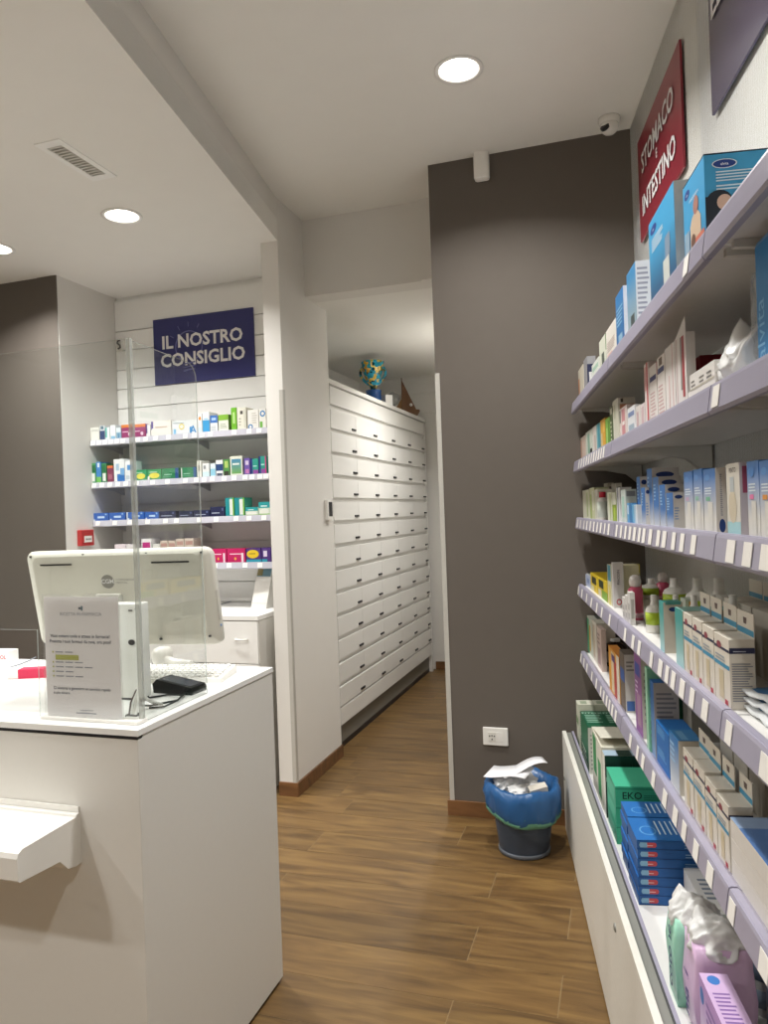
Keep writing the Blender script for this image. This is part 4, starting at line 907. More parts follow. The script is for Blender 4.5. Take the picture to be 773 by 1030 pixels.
for i, (xl, xr, yt) in enumerate(((626.8, 629.2, 602), (629.6, 632, 600), (632.4, 635, 597))):
    R(4, xl, xr, yt, '#dad7d2', [('F', .15, .15, .85, .35, '#b9b5b0'), ('F', .15, .45, .85, .65, '#b9b5b0'), ('R', .2, .2, .8, .8, '#a8a49e')], 'small white carton before the pink bottles, %s from the lettered box' % ('first', 'second', 'third')[i], dp=.015, df=.284)
PINK = mat('#cf5a78', .2)
def pinkb(px, d, ytop, label):
    s = s_at(px, d, ZB[4]); ht = on_d(px, ytop, d)[1] - ZB[4]; hh = ht - .040
    bottle('pink_bottle', ([(.023, 0), (.0235, .01), (.0235, hh * .93), (.016, hh), (.011, hh + .003)], [(.012, hh), (.018, hh + .006), (.0195, hh + .020), (.016, hh + .034), (.007, hh + .040)], [(.0237, hh * .08), (.0237, hh * .22)]),
           (PINK, mat('#e3ddda', .3), mat('#e2b4bf', .35)), s, d, 4, label)
pinkb(640.5, .245, 579, 'pink mouthwash bottle with a round white cap standing foremost of three')
pinkb(640, .175, 575.5, 'pink mouthwash bottle with a round white cap behind the foremost one')
pinkb(667.5, .045, 576, 'pink mouthwash bottle with a round white cap against the back panel')
BWH = mat('#dedcd4', .35)
def white_bottle(px, d, r, ytop, label):
    s = s_at(px, d, ZB[4]); h = on_d(px, ytop, d)[1] - ZB[4]
    bottle('white_bottle', ([(r, 0), (r * 1.02, .006), (r * 1.02, h * .56), (r * .86, h * .66), (r * .42, h * .74)], [(r * .46, h * .72), (r * .46, h * .76), (r * .37, h * .78), (r * .36, h * .985), (r * .31, h)], [(r * 1.03, h * .22), (r * 1.03, h * .55)]),
           (BWH, mat('#e4e1da', .35), mat('#a9c232', .4)), s, d, 4, label)
for px, n in ((656, 'beside the pink bottles'), (679.5, 'second in the back row'), (703.5, 'third in the back row'), (725.5, 'last in the back row')):
    white_bottle(px, .085, .038, 582, 'large white disinfectant bottle with a lime label %s' % n)
for px, d, n in ((659, .24, 'before the large one by the pink bottles'), (681, .158, 'second in the front row'), (700, .158, 'third in the front row'), (719, .158, 'fourth in the front row'), (740, .158, 'behind the hanging cartons')):
    white_bottle(px, d, .024, 599, 'small white disinfectant bottle with a lime label %s' % n)
TEAL = grad('#3f9d98', '#a9d0cc', .1, .8)
R(4, 664.8, 669.3, 607, TEAL, [('R', 0, 0, 1, 1, '#cbc2b2'), oval('R', .5, .86, .22, .045, '#26407c'), ('R', .1, .95, .9, 1, '#5fa8a0')], 'teal edged cream carton with a navy oval on the fourth shelf', xs=688, df=.282)
R(4, 681, 689, 616, TEAL, [('R', 0, 0, 1, 1, '#c9bda8'), ('T', 0, 0, 1, 1, '#8ab9b0')], 'teal carton standing before the cream one on the fourth shelf', dp=.11, df=.284)
s0 = s_at(693, .15, ZB[4])
o = RS_(4, s0 - .06, s0, .155, .03, on_d(700, 607, .15)[1] - ZB[4], '#bfc9b8', [('R', .3, .6, .9, .95, '#d9a54a')], 'mint carton with an orange motif behind the hanging cartons')
def hang_box(k, xl, xr, yt, df, xs, label, lift=0.0):
    o = R(k, xl, xr, yt, '#ded7c9', [('F', 0, .80, 1, .84, '#26294a'), ('F', 0, .55, 1, .61, '#3f93b8'), oval('F', .35, .86, .16, .05, '#8e3f4a'), ('F', .3, .08, .6, .5, '#cdbf9f'), ('F', .65, .03, .85, .1, '#b84350'), ('F', .1, .64, .8, .74, 2, '#9aa4ae'),
        ('R', 0, .80, 1, .88, '#26294a'), ('R', .15, .825, .85, .85, 1, '#c9cbd6'), ('R', .08, .12, .92, .68, 16, '#8d8d92')], label, xs=xs, df=df, lift=lift)
    w, dp_, h = o.dimensions
    b = MB(); b.box(-w / 2, w / 2, dp_ - .0015, dp_, h, h + .045, mat('#d9d2c4')); b.face([(-w / 2, dp_ - .0018, h + .003), (w / 2, dp_ - .0018, h + .003), (w / 2, dp_ - .0018, h + .014), (-w / 2, dp_ - .0018, h + .014)], mat('#3f93b8'))
    b.face([(-.008, dp_ - .0018, h + .022), (.008, dp_ - .0018, h + .022), (.01, dp_ - .0018, h + .034), (-.01, dp_ - .0018, h + .034)], mat('#5d4a44')); b.obj('hanging_tab', o)
    return o
ordn = ('first', 'second', 'third', 'fourth')
for i, (xl, xr, yt, xs) in enumerate(((689.6, 698.3, 621, 716), (698.6, 708.2, 627, 728), (708.6, 720.3, 635, 743), (720.7, 736, 645, 760.5))):
    hang_box(4, xl, xr, yt, .284, xs, 'cream bandage carton with hanging tab, %s from the teal one, fourth shelf' % ordn[i])
for i, (s0, s1) in enumerate(((1.70, 1.79), (1.80, 1.89), (1.90, 2.0))):
    o = RS_(4, s0, s1, .145, .06, .145, '#cfc8ba', [('R', 0, .82, 1, .9, '#26294a'), ('R', .1, .15, .9, .7, 12, '#8d8d92')], 'rear-row cream bandage carton on the fourth shelf, %s from the bottles' % ordn[i])
    w, dp_, h = o.dimensions; b = MB(); b.box(-w / 2, w / 2, dp_ - .0015, dp_, h, h + .045, mat('#d9d2c4')); b.face([(-w / 2, dp_ - .0018, h + .003), (w / 2, dp_ - .0018, h + .003), (w / 2, dp_ - .0018, h + .014), (-w / 2, dp_ - .0018, h + .014)], mat('#3f93b8')); b.obj('hanging_tab', o)
for i in range(3):
    mb = MB(); n = 8; W2, D2 = .19, .14; k_ = mb.mi(mat('#dde0e0', .35)); k2 = mb.mi(mat('#2f78b0', .35)); V = [[mb.bm.verts.new((-W2 / 2 + W2 * a / n, D2 * c_ / n, .012 * math.sin(math.pi * a / n) * math.sin(math.pi * c_ / n) + .003 * math.sin(a * 2.1 + i))) for c_ in range(n + 1)] for a in range(n + 1)]
    for a in range(n):
        for c_ in range(n):
            f = mb.bm.faces.new([V[a][c_], V[a + 1][c_], V[a + 1][c_ + 1], V[a][c_ + 1]]); f.material_index = k2 if c_ in (1, 2) and a < 6 else k_; f.smooth = True
    o = mb.obj('sachet', label='flat white and blue sachet in the pile on the fourth shelf, %s' % ('lowest', 'middle one', 'topmost')[i], cat='sachet', group=GRP[4])
    md = o.modifiers.new('thickness', 'SOLIDIFY'); md.thickness = .004; md.offset = 1
    o.location = sdz(s_at(760, .26, ZB[4]) + .03 + .006 * i, .262 - .008 * i, ZB[4] + .004 + .0145 * i); o.rotation_euler = (0, 0, RS + .1 * i)

# --- lowest shelf
R(5, 587.8, 590.5, 622, '#dcdccb', [('F', .2, .1, .6, .9, '#6f9c80'), ('T', 0, 0, 1, 1, '#dedecf'), ('R', 0, .9, 1, 1, '#dedecf')], 'tall white and green carton on the lowest shelf by the grey wall', dp=.12)
R(5, 591, 597, 626, '#c9cdbd', [('F', 0, 0, .5, .95, '#4fa27a'), ('F', .5, .1, .7, .8, '#d5a64a'), ('T', 0, 0, 1, 1, '#dcdccf'), ('T', .2, .3, .8, .5, '#59605a')], 'green and white carton with an ochre stripe on the lowest shelf', dp=.10)
R(5, 597.5, 601.5, 629, '#d9d3c5', [('F', .1, .1, .5, .9, '#c2b49c'), ('T', 0, 0, 1, 1, '#d5d2c2')], 'slim beige carton beside the green and white one on the lowest shelf', dp=.08)
R(5, 602, 606.3, 635.5, '#cdb9ae', [('F', .1, .1, .7, .5, '#a98f8c'), ('F', .1, .6, .7, .9, 3, '#8f7b74')], 'dusky rose carton beside the brown bottle', dp=.02)
s = s_at(620, .192, ZB[5]); ht = on_d(620, 643, .192)[1] - ZB[5]; rb = .052
bottle('brown_bottle', ([(rb * .96, 0), (rb, .01), (rb, ht * .72), (rb * .85, ht * .80), (rb * .42, ht * .86), (rb * .38, ht * .93)], [(.020, ht * .86), (.021, ht * .87), (.021, ht * .99), (.019, ht)], [(rb + .0005, ht * .15), (rb + .0005, ht * .55)]), (mat('#2b1a12', .15), mat('#e6e3dd', .35), mat('#cfc8bb', .5)), s, .192, 5, 'dark brown glass bottle with a white cap on the lowest shelf')
R(5, 613.8, 624.6, 663.5, '#d99a3e', [('F', .25, .05, .55, .95, '#dcc9a4'), ('F', .5, 0, .75, .8, '#b54a3c'), ('F', .75, 0, 1, 1, '#ddd2c0'), ('F', .3, .75, .6, .9, '#5a4470'), ('T', 0, 0, 1, 1, '#d58a35')], 'orange carton with a red and white stripe on the lowest shelf', dp=.032, df=.284)
R(5, 625.2, 630.3, 661, '#6b5f52', [('F', .1, .5, .9, .72, '#3a5da0'), ('R', 0, 0, 1, 1, '#cfccc6'), ('R', .15, .72, .85, .92, 3, '#8d8a86'), ('R', .1, .03, .8, .2, '#4a6fae'), ('T', 0, 0, 1, 1, '#5f564c')], 'taupe carton with a light grey side on the lowest shelf', xs=640.5, df=.282)
R(5, 640.5, 647.6, 664, '#8e5c92', [('F', .1, .72, .8, .88, '#3d4f9c'), ('F', .3, .1, .8, .5, '#a7849c'), ('F', .1, .5, .5, .68, 3, '#d9c4dc'), ('R', 0, 0, 1, 1, '#cbc8c0'), ('R', .1, .2, .9, .85, 8, '#9b9892'), ('T', 0, 0, 1, 1, '#84558a')], 'purple carton with a pale grey side on the lowest shelf', xs=670, df=.282)
R(5, 651.5, 654.3, 676, '#7dbd9a', [('F', .3, 0, .7, 1, '#b4d8c0')] + print_('R'), 'slim mint carton between the purple and the blue one on the lowest shelf', dp=.05, df=.29)
R(5, 655, 660.2, 690, grad('#2c63a8', '#7d9cbf', .1, .8), [('R', 0, 0, 1, 1, '#b9b6b4'), ('R', .1, .06, .9, .9, 14, '#84848a'), ('T', 0, 0, 1, 1, '#2c5f9e')], 'blue carton with a grey printed side on the lowest shelf', xs=684, df=.284)
s0 = s_at(672, .17, ZB[5])
RS_(5, s0 + .02, s0 + .10, .165, .12, .12, '#1f5a3f', [('R', 0, 0, .5, 1, '#276b4a')], 'dark green carton behind the grey printed blue one on the lowest shelf')
RS_(5, s0 + .12, s0 + .22, .15, .12, .10, '#a9a49a', [], 'plain grey carton at the back of the lowest shelf')
BL = [('F', .1, .5, .8, .9, 4, '#6fb0e0'), ('T', 0, 0, 1, 1, '#1f6cb4'), ('R', 0, 0, 1, 1, '#2a78c0')]
s0, s1 = s_at(661.5, .284, ZB[5]), s_at(674.5, .284, ZB[5])
hh = (on_d(674.5, 742, .284)[1] - ZB[5]) / 2
for i in range(2): RS_(5, s0, s1 - .001, .284, .07, hh - .0005, '#1f6ab2', BL, 'small bright blue carton, %s of two stacked on the lowest shelf' % ('lower', 'upper')[i], lift=i * hh)
R(5, 675, 684.5, 748, grad('#2f78b8', '#d4d6d2', .0, .9), [('F', .1, .5, .7, .9, 4, '#9cc4e4'), ('R', 0, 0, 1, 1, '#d5d0c2'), ('T', 0, 0, 1, 1, '#3a80b8'), ('T', .15, .2, .9, .5, '#6fa4cc')], 'blue to white fading carton before the cream bandage cartons on the lowest shelf', xs=707, df=.284)
for i, (xl, xr, yt, xs) in enumerate(((689.3, 699.3, 766, 716), (700, 711, 780, 727), (711.6, 722.8, 797, 741), (723.4, 735.3, 815, 759))):
    o = hang_box(5, xl, xr, yt, .284, xs, 'cream bandage carton with hanging tab, %s from the blue fading one, lowest shelf' % ordn[i])
for i, (s0, s1) in enumerate(((1.62, 1.72), (1.73, 1.83), (1.84, 1.94))):
    o = RS_(5, s0, s1, .145, .06, .125, '#cfc8ba', [('R', 0, .82, 1, .9, '#26294a'), ('R', .1, .15, .9, .7, 12, '#8d8d92')], 'rear-row cream bandage carton on the lowest shelf, %s from the blue fading one' % ordn[i])
    w, dp_, h = o.dimensions; b = MB(); b.box(-w / 2, w / 2, dp_ - .0015, dp_, h, h + .045, mat('#d9d2c4')); b.face([(-w / 2, dp_ - .0018, h + .003), (w / 2, dp_ - .0018, h + .003), (w / 2, dp_ - .0018, h + .014), (-w / 2, dp_ - .0018, h + .014)], mat('#3f93b8')); b.obj('hanging_tab', o)
s0 = s_at(737, .284, ZB[5]); hs = .037
for i in range(3):
    RS_(5, s0, s0 + .20, .284, .19, hs - .001, '#ddd8d0', [('R', .1, .2, .5, .8, 3, '#9a9894'), ('R', .6, .1, .95, .9, '#a9a7a4')] + ([('N', 0, 0, 1, 1, '#5578ac'), ('N', .0, .75, 1, 1, '#8fa6c6')] if i == 2 else []), 'flat cream carton in the lowest shelf stack, %s' % ('lowest', 'middle one', 'topmost with a blue lid')[i], lift=i * hs)

# --- deck of the base unit
DF = .325
def B(xl, xr, yt, base, dec, label, **kw): kw.setdefault('df', DF); return R(6, xl, xr, yt, base, dec, label, **kw)
TXT = [('R', .1, .1, .9, .75, 7, '#8f9a86'), ('T', 0, 0, 1, 1, '#d6d6c4'), ('T', .2, .2, .8, .6, '#9aa58c')]
for j in range(2):
    for i in range(2):
        RS_(6, .015, .10, .342 - i * .074, .072, .108, '#d0d2bf', TXT + [('F', 0, .1, 1, .4, '#77936a')], 'pale green printed carton by the grey wall, %s %s of four' % (('lower', 'upper')[j], ('outer', 'inner')[i]), lift=j * .109)
RS_(6, .015, .10, .190, .10, .20, '#2f5a34', [], 'plain dark green carton behind the pale green printed ones')
GD = [('T', 0, 0, 1, 1, '#1d5b40'), ('N', .1, .3, .9, .8, 5, '#8fb7a2'), ('N', .5, .82, .12, 'FITOX', '#b4d0c0'), ('F', 0, .5, 1, 1, '#2a6b4b'), ('F', .1, .1, .9, .4, 3, '#c9d3c6'), ('R', 0, 0, 1, 1, '#d4d6cc'), ('R', .1, .1, .9, .9, 9, '#9fa79c')]
for i in range(2):
    RS_(6, .13, .393, .335 - i * .092, .09, .197, '#2a6b4b', GD, 'dark green topped carton with a white end, %s of two on the base unit' % ('outer', 'inner')[i])
for i in range(2):
    o = RS_(6, .50, .77, .332 - i * .098, .096, .232, '#dcdacb', [('F', .1, .3, .45, .95, '#2f8a4e'), ('F', .6, .1, .9, .7, '#3f9a5a'), ('T', 0, 0, 1, 1, '#d9d5c4'), ('R', 0, .75, 1, 1, '#e0ddcf')], 'white and green carton with a lifted lid, %s of two on the base unit' % ('outer', 'inner')[i])
    if i == 0:
        w, dp_, h = o.dimensions; b = MB(); b.prism([(-w / 2, h), (-w / 2 + .004, h), (w / 2 - .02, h + .03), (w / 2 - .024, h + .031)], 'y', .002, dp_ - .002, mat('#dcd8c8')); b.obj('lifted_lid', o)
for i in range(2):
    RS_(6, .78, .842, .330 - i * .098, .096, .226, '#e0dfd4' if i == 0 else '#16362d', [('R', 0, 0, 1, 1, '#12342b'), ('R', .5, .58, .11, 'Macrolax', '#9fc0b2'), ('R', .1, .53, .95, .545, '#7fa696'), ('R', .1, .545, .13, .72, '#7fa696'), ('T', 0, 0, 1, .5, '#9fb4c4'), ('T', 0, .5, 1, 1, '#16362d')], 'very dark green carton with pale lettering, %s of two on the base unit' % ('outer', 'inner')[i])
EK = [('T', 0, 0, 1, 1, '#46b08c'), ('R', 0, 0, 1, 1, '#3fae88'), ('R', 0, .86, 1, .90, '#237a5c'), ('R', .2, .36, .52, 'EKO', '#16352b'), ('R', .34, .3, .8, .62, 3, '#237a5c'), ('F', .1, .1, .9, .8, '#58b898')]
for i in range(3): RS_(6, .865, 1.056, .328, .27, .0640, '#3da583', EK, 'green EKO gauze carton, %s of three stacked on the base unit' % ('lowest', 'middle one', 'topmost')[i], lift=i * .0645)
BS = [('R', .04, .22, .13, .78, '#86b3cf'), oval('R', .06, .5, .03, .28, '#86b3cf'), ('R', .13, .22, .22, .78, '#c24a50'), oval('R', .22, .5, .03, .28, '#c24a50'), ('R', .13, .4, .21, .6, 1, '#e3b7b4'), ('R', .6, .2, .95, .75, 2, '#7fa3c9'), ('R', 0, 0, 1, .06, '#123a70')]
TS = [('N', .0, .0, 1, 1, '#2a6db3'), oval('N', .2, .42, .11, .2, '#5f9bd0'), oval('N', .2, .42, .09, .17, '#2a6db3')] + [('N', .33 + .07 * i, .25, .35 + .07 * i, .85, '#cfe0ee') for i in range(5)]
sN = 1.442; hb = .0263; n7 = ('first', 'second', 'third', 'fourth', 'fifth', 'sixth', 'seventh')
for i in range(7):
    RS_(6, sN - .155, sN, .330 - (.002 if i % 2 else 0), .215, hb - .0008, '#215a9c', BS + (TS if i == 6 else [('T', 0, 0, 1, 1, '#2a6db3')]), 'blue carton with red and pale oval, near stack, %s from the deck' % n7[i], lift=i * hb)
for i in range(7):
    RS_(6, sN - .282, sN - .162, .331 - (.001 if i % 2 else .004), .215, hb - .0008, '#215a9c', BS + (TS if i == 6 else [('T', 0, 0, 1, 1, '#2a6db3')]), 'blue carton in the stack against the green gauze, %s from the deck' % n7[i], lift=i * hb)
RS_(6, sN + .02, 1.70, .21, .185, .118, '#d6d4d2', [('N', .1, .3, .5, .8, 5, '#7c8694'), ('N', .6, 0, .75, 1, '#b53a42'), ('N', .75, .2, .82, .9, '#28356a'), ('R', .5, 0, 1, 1, '#b53a42')], 'white and red carton with navy swoosh lying behind the cotton packs')
def pack(name, loc, rz, dims, cols, label, wave, txt=None):
    r_ = empty(name, loc, rz, label=label, cat='pack', group=GRP[6])
    mb = MB(); mb.mi(mat(cols[0], .3)); bmesh.ops.create_cube(mb.bm, size=1); bmesh.ops.subdivide_edges(mb.bm, edges=mb.bm.edges[:], cuts=5, use_grid_fill=True)
    for v_ in mb.bm.verts:
        c_ = v_.co; rr = 1 - .08 * (abs(c_.z) * 2) ** 3; bulge = .12 * (1 - (2 * c_.z) ** 2)
        v_.co = Vector((c_.x * dims[0] * (rr + bulge * .2), c_.y * dims[1] * rr * (1 + .05 * math.sin(9 * c_.z + wave)), (c_.z + .5) * dims[2]))
    for f in mb.bm.faces: f.smooth = True
    mb.obj('pack', r_)
    creased('plastic_top', (dims[0] * 1.06, dims[1] * .98, dims[2] * .48), cols[1], 5 + wave * 3, (0, 0, dims[2] * .72), r_, ((-dims[0] * .3, -dims[1] * .25, .05, .03), (dims[0] * .2, .01, .04, .015)))
    if txt:
        mb = MB(); mb.text(txt[0], mat(txt[1], .5), Matrix.Translation((txt[2], -dims[1] / 2 * 1.0 - .002, dims[2] * .12)) @ Matrix.Rotation(math.pi / 2, 4, 'X') @ Matrix.Rotation(math.pi / 2, 4, 'Z'), txt[3], 'LEFT', .01); mb.obj('lettering', r_)
    return r_
PTOP = mat('#dcdcda', .2, noise=.03)
pack('cotton_pack', sdz(1.842, .275, ZB[6]), RS, (.085, .11, .19), ('#9fd8c0', PTOP), 'mint green cotton pack with a white plastic top on the base unit', .4, ('cotone', '#27426e', .01, .05))
pack('cotton_pack', sdz(1.955, .258, ZB[6]), RS, (.10, .12, .20), ('#d3b3d3', PTOP), 'lilac cotton pack with a white plastic top on the base unit', 2.0, ('maxi', '#5a4a8c', -.005, .05))
RS_(6, 2.03, 2.22, .316, .055, .17, grad('#b58ac4', '#ddd3de', .1, .9), [oval('F', .1, .8, .07, .1, '#3f6fb0'), ('F', .25, .5, .8, .9, 4, '#8a6aa6'), ('N', 0, 0, 1, 1, '#cdb0d6'), oval('N', .4, .88, .22, .08, '#3f78c0'), ('N', .15, .2, .85, .7, 8, '#8a6aa6')], 'lilac carton with a blue oval standing before the cotton packs')
for i, (sx_, d_) in enumerate(((1.86, .13), (1.985, .12))):
    bottle('gauze_roll', ([(.048, 0), (.05, .006), (.05, .20), (.046, .206)], [(.0505, .08), (.0505, .12)], [(.0504, .02), (.0504, .06)]), (mat('#d2d2cf', .4), mat('#7f8fa6', .4), mat('#8fa0b4', .4)), sx_, d_, 6, 'wrapped white roll with grey blue bands behind the %s' % ('mint cotton pack', 'lilac cotton pack')[i], cat='roll')

# ------------------------------------------------------------------ LEFT SHELVES on the slatted wall
LZ = {1: 2.072, 2: 1.800, 3: 1.556, 4: 1.276}; LY = 3.985
lname = {1: 'top', 2: 'second', 3: 'third', 4: 'lowest'}
LT = {1: [94, 100, 106, 112, 118, 124, 139, 147, 157, 170, 187, 196, 204, 212, 236, 251, 261], 2: [95, 103, 111, 119, 127, 138, 154, 169, 187, 198, 206, 214, 226, 236, 247, 254, 262, 268],
      3: [99, 116, 131, 149, 167, 178, 201, 218, 238, 251, 266], 4: [217, 231, 247, 262]}
lt = MB(); lt.box(-.016, .016, -.001, 0, -.014, .014, TICKET); ltm = bpy.data.meshes.new('price_ticket'); lt.bm.to_mesh(ltm); lt.bm.free(); ltm.materials.append(TICKET)
GREYS = mat('#bdbcc0', .35)
for k in (1, 2, 3, 4):
    x0, x1 = -3.238, -1.874
    t = empty('slatwall_shelf', (x0, LY, LZ[k]), label='%s grey metal shelf with price rail on the slatted wall' % lname[k], cat='shelf', group='grey shelves on the slatted wall')
    b = MB(); b.box(0, x1 - x0, .004, .292, -.026, 0, GREYS); b.obj('board', t)
    b = MB(); b.prism([(.006, .004), (0, .004), (-.008, -.032), (-.003, -.036), (.006, -.032)], 'x', 0, x1 - x0, mat('#b9b8c2', .3)); rail = b.obj('price_rail', t)
    for px in LT[k]:
        o = bpy.data.objects.new('price_ticket', ltm); COL.objects.link(o); o.parent = rail; o.location = (x_at(px, LY, LZ[k]) - x0, -.0052, -.014); o.rotation_euler[0] = math.radians(-12)
    for x in (.02, .68, 1.33):
        b = MB(); b.prism([(.292, -.027), (.05, -.027), (.05, -.034), (.2, -.05), (.292, -.075)], 'x', x, x + .006, GREYS); b.obj('bracket', t)
LG = {k: 'products on the %s shelf of the slatted wall' % lname[k] for k in lname}
def Lb(k, xl, xr, yt, base, dec, label, dp=.10, dy=.012):
    Y = LY + dy; x0, x1 = x_at(xl, Y, LZ[k]) + .001, x_at(xr, Y, LZ[k]) - .001
    h = on_y((xl + xr) / 2, yt, Y)[2] - LZ[k]
    return carton(x1 - x0, dp, h, base, dec).obj('medicine_box', loc=((x0 + x1) / 2, Y, LZ[k]), label=label, cat='box', group=LG[k])
W_ = '#dfdfda'
T1 = ' on the top slatwall shelf'; T2 = ' on the second slatwall shelf'; T3 = ' on the third slatwall shelf'; T4 = ' on the lowest slatwall shelf'
Lb(1, 91.5, 100.3, 430, '#dad9d2', [('F', .1, .7, .9, .85, '#bfbfb8')], 'plain white carton at the far end' + T1)
Lb(1, 100.8, 105.8, 428, '#d4d6da', [('F', 0, 0, 1, .65, '#33456e'), ('F', .2, .75, .8, .95, '#4a6a7a')], 'navy and white carton' + T1)
Lb(1, 106.2, 110.8, 430, '#dce4e2', [('F', 0, .2, .4, 1, '#62b0ac')], 'white carton with a teal edge' + T1)
Lb(1, 111.2, 116.8, 427.5, '#e0e2e2', [('F', .1, .0, .9, .25, '#7fb0cc')], 'white carton with a blue foot' + T1)
Lb(1, 117.2, 122, 430, '#8fb0c4', [('F', 0, .6, 1, 1, '#d5dee2'), ('F', .3, .1, .7, .5, '#4f7fa0')], 'grey blue carton' + T1)
MG = [('F', 0, .78, 1, 1, '#d07a3a'), oval('F', .7, .3, .12, .14, '#d9c4d0'), ('F', .1, .45, .6, .6, 1, '#d9b9cc')]
Lb(1, 122.5, 134, 427, '#8e3566', MG, 'magenta carton with an orange edge beside the grey blue one' + T1)
Lb(1, 134.5, 146.8, 426.5, '#8e3566', MG, 'magenta carton with an orange edge beside the white slim one' + T1)
Lb(1, 147.3, 151.5, 427, '#e2e1e0', [('F', 0, .3, .3, 1, '#5b3f7c')], 'slim white carton with a purple edge' + T1)
Lb(1, 152.5, 172.6, 423.3, '#e3dfd6', [('F', 0, 0, .1, 1, '#4d3f86'), oval('F', .1, .25, .12, .3, '#e3dfd6'), ('F', .5, .55, .16, 'Gynocanesten', '#b0835c')], 'wide ivory carton with a purple left edge' + T1)
Lb(1, 173.5, 198.8, 422.5, '#dde0e0', [('F', .7, 0, .78, .5, '#3c8cc4'), ('F', .84, .02, .8, 'A', '#2f84c0'), oval('F', .38, .55, .11, .22, '#d9c85a'), oval('F', .38, .55, .07, .14, '#e6e4d8'), ('F', .05, .8, .5, .9, 1, '#9aa6ad'), ('F', .05, .05, .15, .4, '#7fb8dc')], 'wide white carton with a big blue letter A' + T1)
Lb(1, 199.4, 203.8, 416, '#dfe2e0', [oval('F', .5, .75, .3, .1, '#d98a3c'), ('F', .1, .05, .9, .3, '#c4d6e0')], 'slim white carton with an orange ring' + T1)
Lb(1, 204.2, 211.3, 414.3, '#dfe1e0', [('F', 0, 0, 1, .6, '#3f97cc'), ('F', .2, .62, .8, .7, '#9bc0d6')], 'white over sky blue carton' + T1)
Lb(1, 211.8, 219.4, 417.7, '#dcdfe0', [('F', 0, .55, 1, 1, '#3f6fb4'), ('F', .2, .7, .8, .85, '#a9c4e4'), ('F', .1, .1, .9, .4, 3, '#b0b6bc')], 'white carton with a royal blue header' + T1)
Lb(1, 220.2, 230.3, 417, '#dde0d4', [('F', 0, .66, 1, 1, '#7fb03c'), ('F', .15, .2, .85, .5, 3, '#a0a898'), ('R', 0, 0, 1, 1, '#8fae5c')], 'white carton with a green header' + T1)
Lb(1, 233, 238.6, 410, '#6fb32f', [('F', .3, .3, .7, .8, '#b4d88a')], 'tall bright green carton' + T1)
Lb(1, 239, 248.3, 409.8, '#dedcce', [('F', .35, .7, .65, .85, '#4d4a44'), ('F', .2, .2, .45, .6, 3, '#a8a698'), ('F', .75, .1, .95, .9, '#c9c9ba')], 'tall ivory carton beside the bright green one' + T1)
Lb(1, 249.5, 260.6, 412, '#e2e0da', [oval('F', .25, .12, .22, .14, '#2f76b0'), oval('F', .25, .12, .12, .08, '#e2e0da'), ('F', .4, .3, .9, .9, 5, '#c3bfb6')], 'white carton with a blue ring at its foot' + T1)
Lb(1, 261, 268, 411, '#e1dfd8', [oval('F', .55, .75, .4, .16, '#2f76b0'), oval('F', .55, .75, .22, .09, '#e1dfd8'), ('F', .1, 0, .5, .35, '#6fae4c')], 'white carton with blue ring and green leaf beside the pier' + T1)
GRW = [('F', 0, .55, 1, .9, '#1f6a3f'), ('F', .2, .1, .8, .5, '#dfe2dc')]
Lb(2, 92, 96.8, 466, '#4f9a63', GRW, 'white and green carton at the far end' + T2)
Lb(2, 97.2, 102.3, 464.7, '#3f7fc0', [('F', 0, 0, 1, .3, '#6fb45c'), ('F', .3, .75, .7, .95, '#dfe2e0')], 'blue and green carton' + T2)
Lb(2, 102.7, 107.8, 466, '#2f7a4a', GRW, 'dark green and white carton' + T2)
Lb(2, 108.2, 114.4, 468.3, '#7a3350', [('F', 0, .85, 1, 1, '#d0713a'), ('F', .2, .2, .8, .5, '#a06070')], 'maroon carton with an orange rim' + T2)
Lb(2, 115, 125.8, 461.7, '#dfe0e0', [('F', .3, 0, 1, .35, '#2f6fb4'), ('F', .6, .3, 1, .6, '#6fa0cc'), ('F', .2, .5, .5, .8, '#9fb8cc')], 'tall white carton with a blue wave' + T2)
Lb(2, 126.2, 133.8, 463.3, '#dee0e2', [('F', .3, .55, 1, .8, '#4f8cc4'), ('F', .1, .1, .6, .3, '#b8c4cc')], 'white carton with a blue band' + T2)
GY = [oval('F', .5, .42, .38, .26, '#d9cf4a'), ('F', .15, .7, .85, .9, 1, '#a9d0b0')]
Lb(2, 136, 148, 472.6, '#2f8f55', GY, 'green carton with a yellow oval, nearer the blue banded one' + T2)
Lb(2, 148.5, 162.5, 472, '#2f8f55', GY + [oval('F', .08, .2, .08, .2, '#dfe0da')], 'green carton with a yellow oval, nearer the blue edged ones' + T2)
GBd = [('F', .8, 0, 1, 1, '#2a4f86'), ('F', .15, .4, .7, .55, 1, '#a9d8bc'), ('F', .1, .2, .6, .3, 1, '#6fb08a')]
Lb(2, 163, 180, 470.8, '#2a7a50', GBd, 'green carton with a blue edge, beside the yellow oval ones' + T2)
Lb(2, 182.5, 198, 470, '#2a7a50', GBd + [('F', 0, 0, .06, 1, '#dfe0da')], 'green carton with a blue edge, beside the slim white one' + T2)
Lb(2, 198.5, 203, 463.2, '#deded4', [('F', .3, .4, .7, .7, '#5d6258')], 'slim white carton' + T2)
Lb(2, 204, 211, 466, '#dfe1e0', [('F', .15, .6, .5, .85, '#8a8f92'), ('F', 0, 0, 1, .4, '#c4dce0')], 'white and ice blue carton' + T2)
Lb(2, 212, 217.2, 466, '#d5e2e6', [('F', 0, .1, 1, .6, '#8fc4d8')], 'ice blue carton' + T2)
Lb(2, 217.6, 224.8, 462.6, '#dfe0e0', [('F', 0, .35, 1, .75, '#2c4674'), ('F', .1, 0, .9, .2, '#4b5568')], 'white carton with a navy band' + T2)
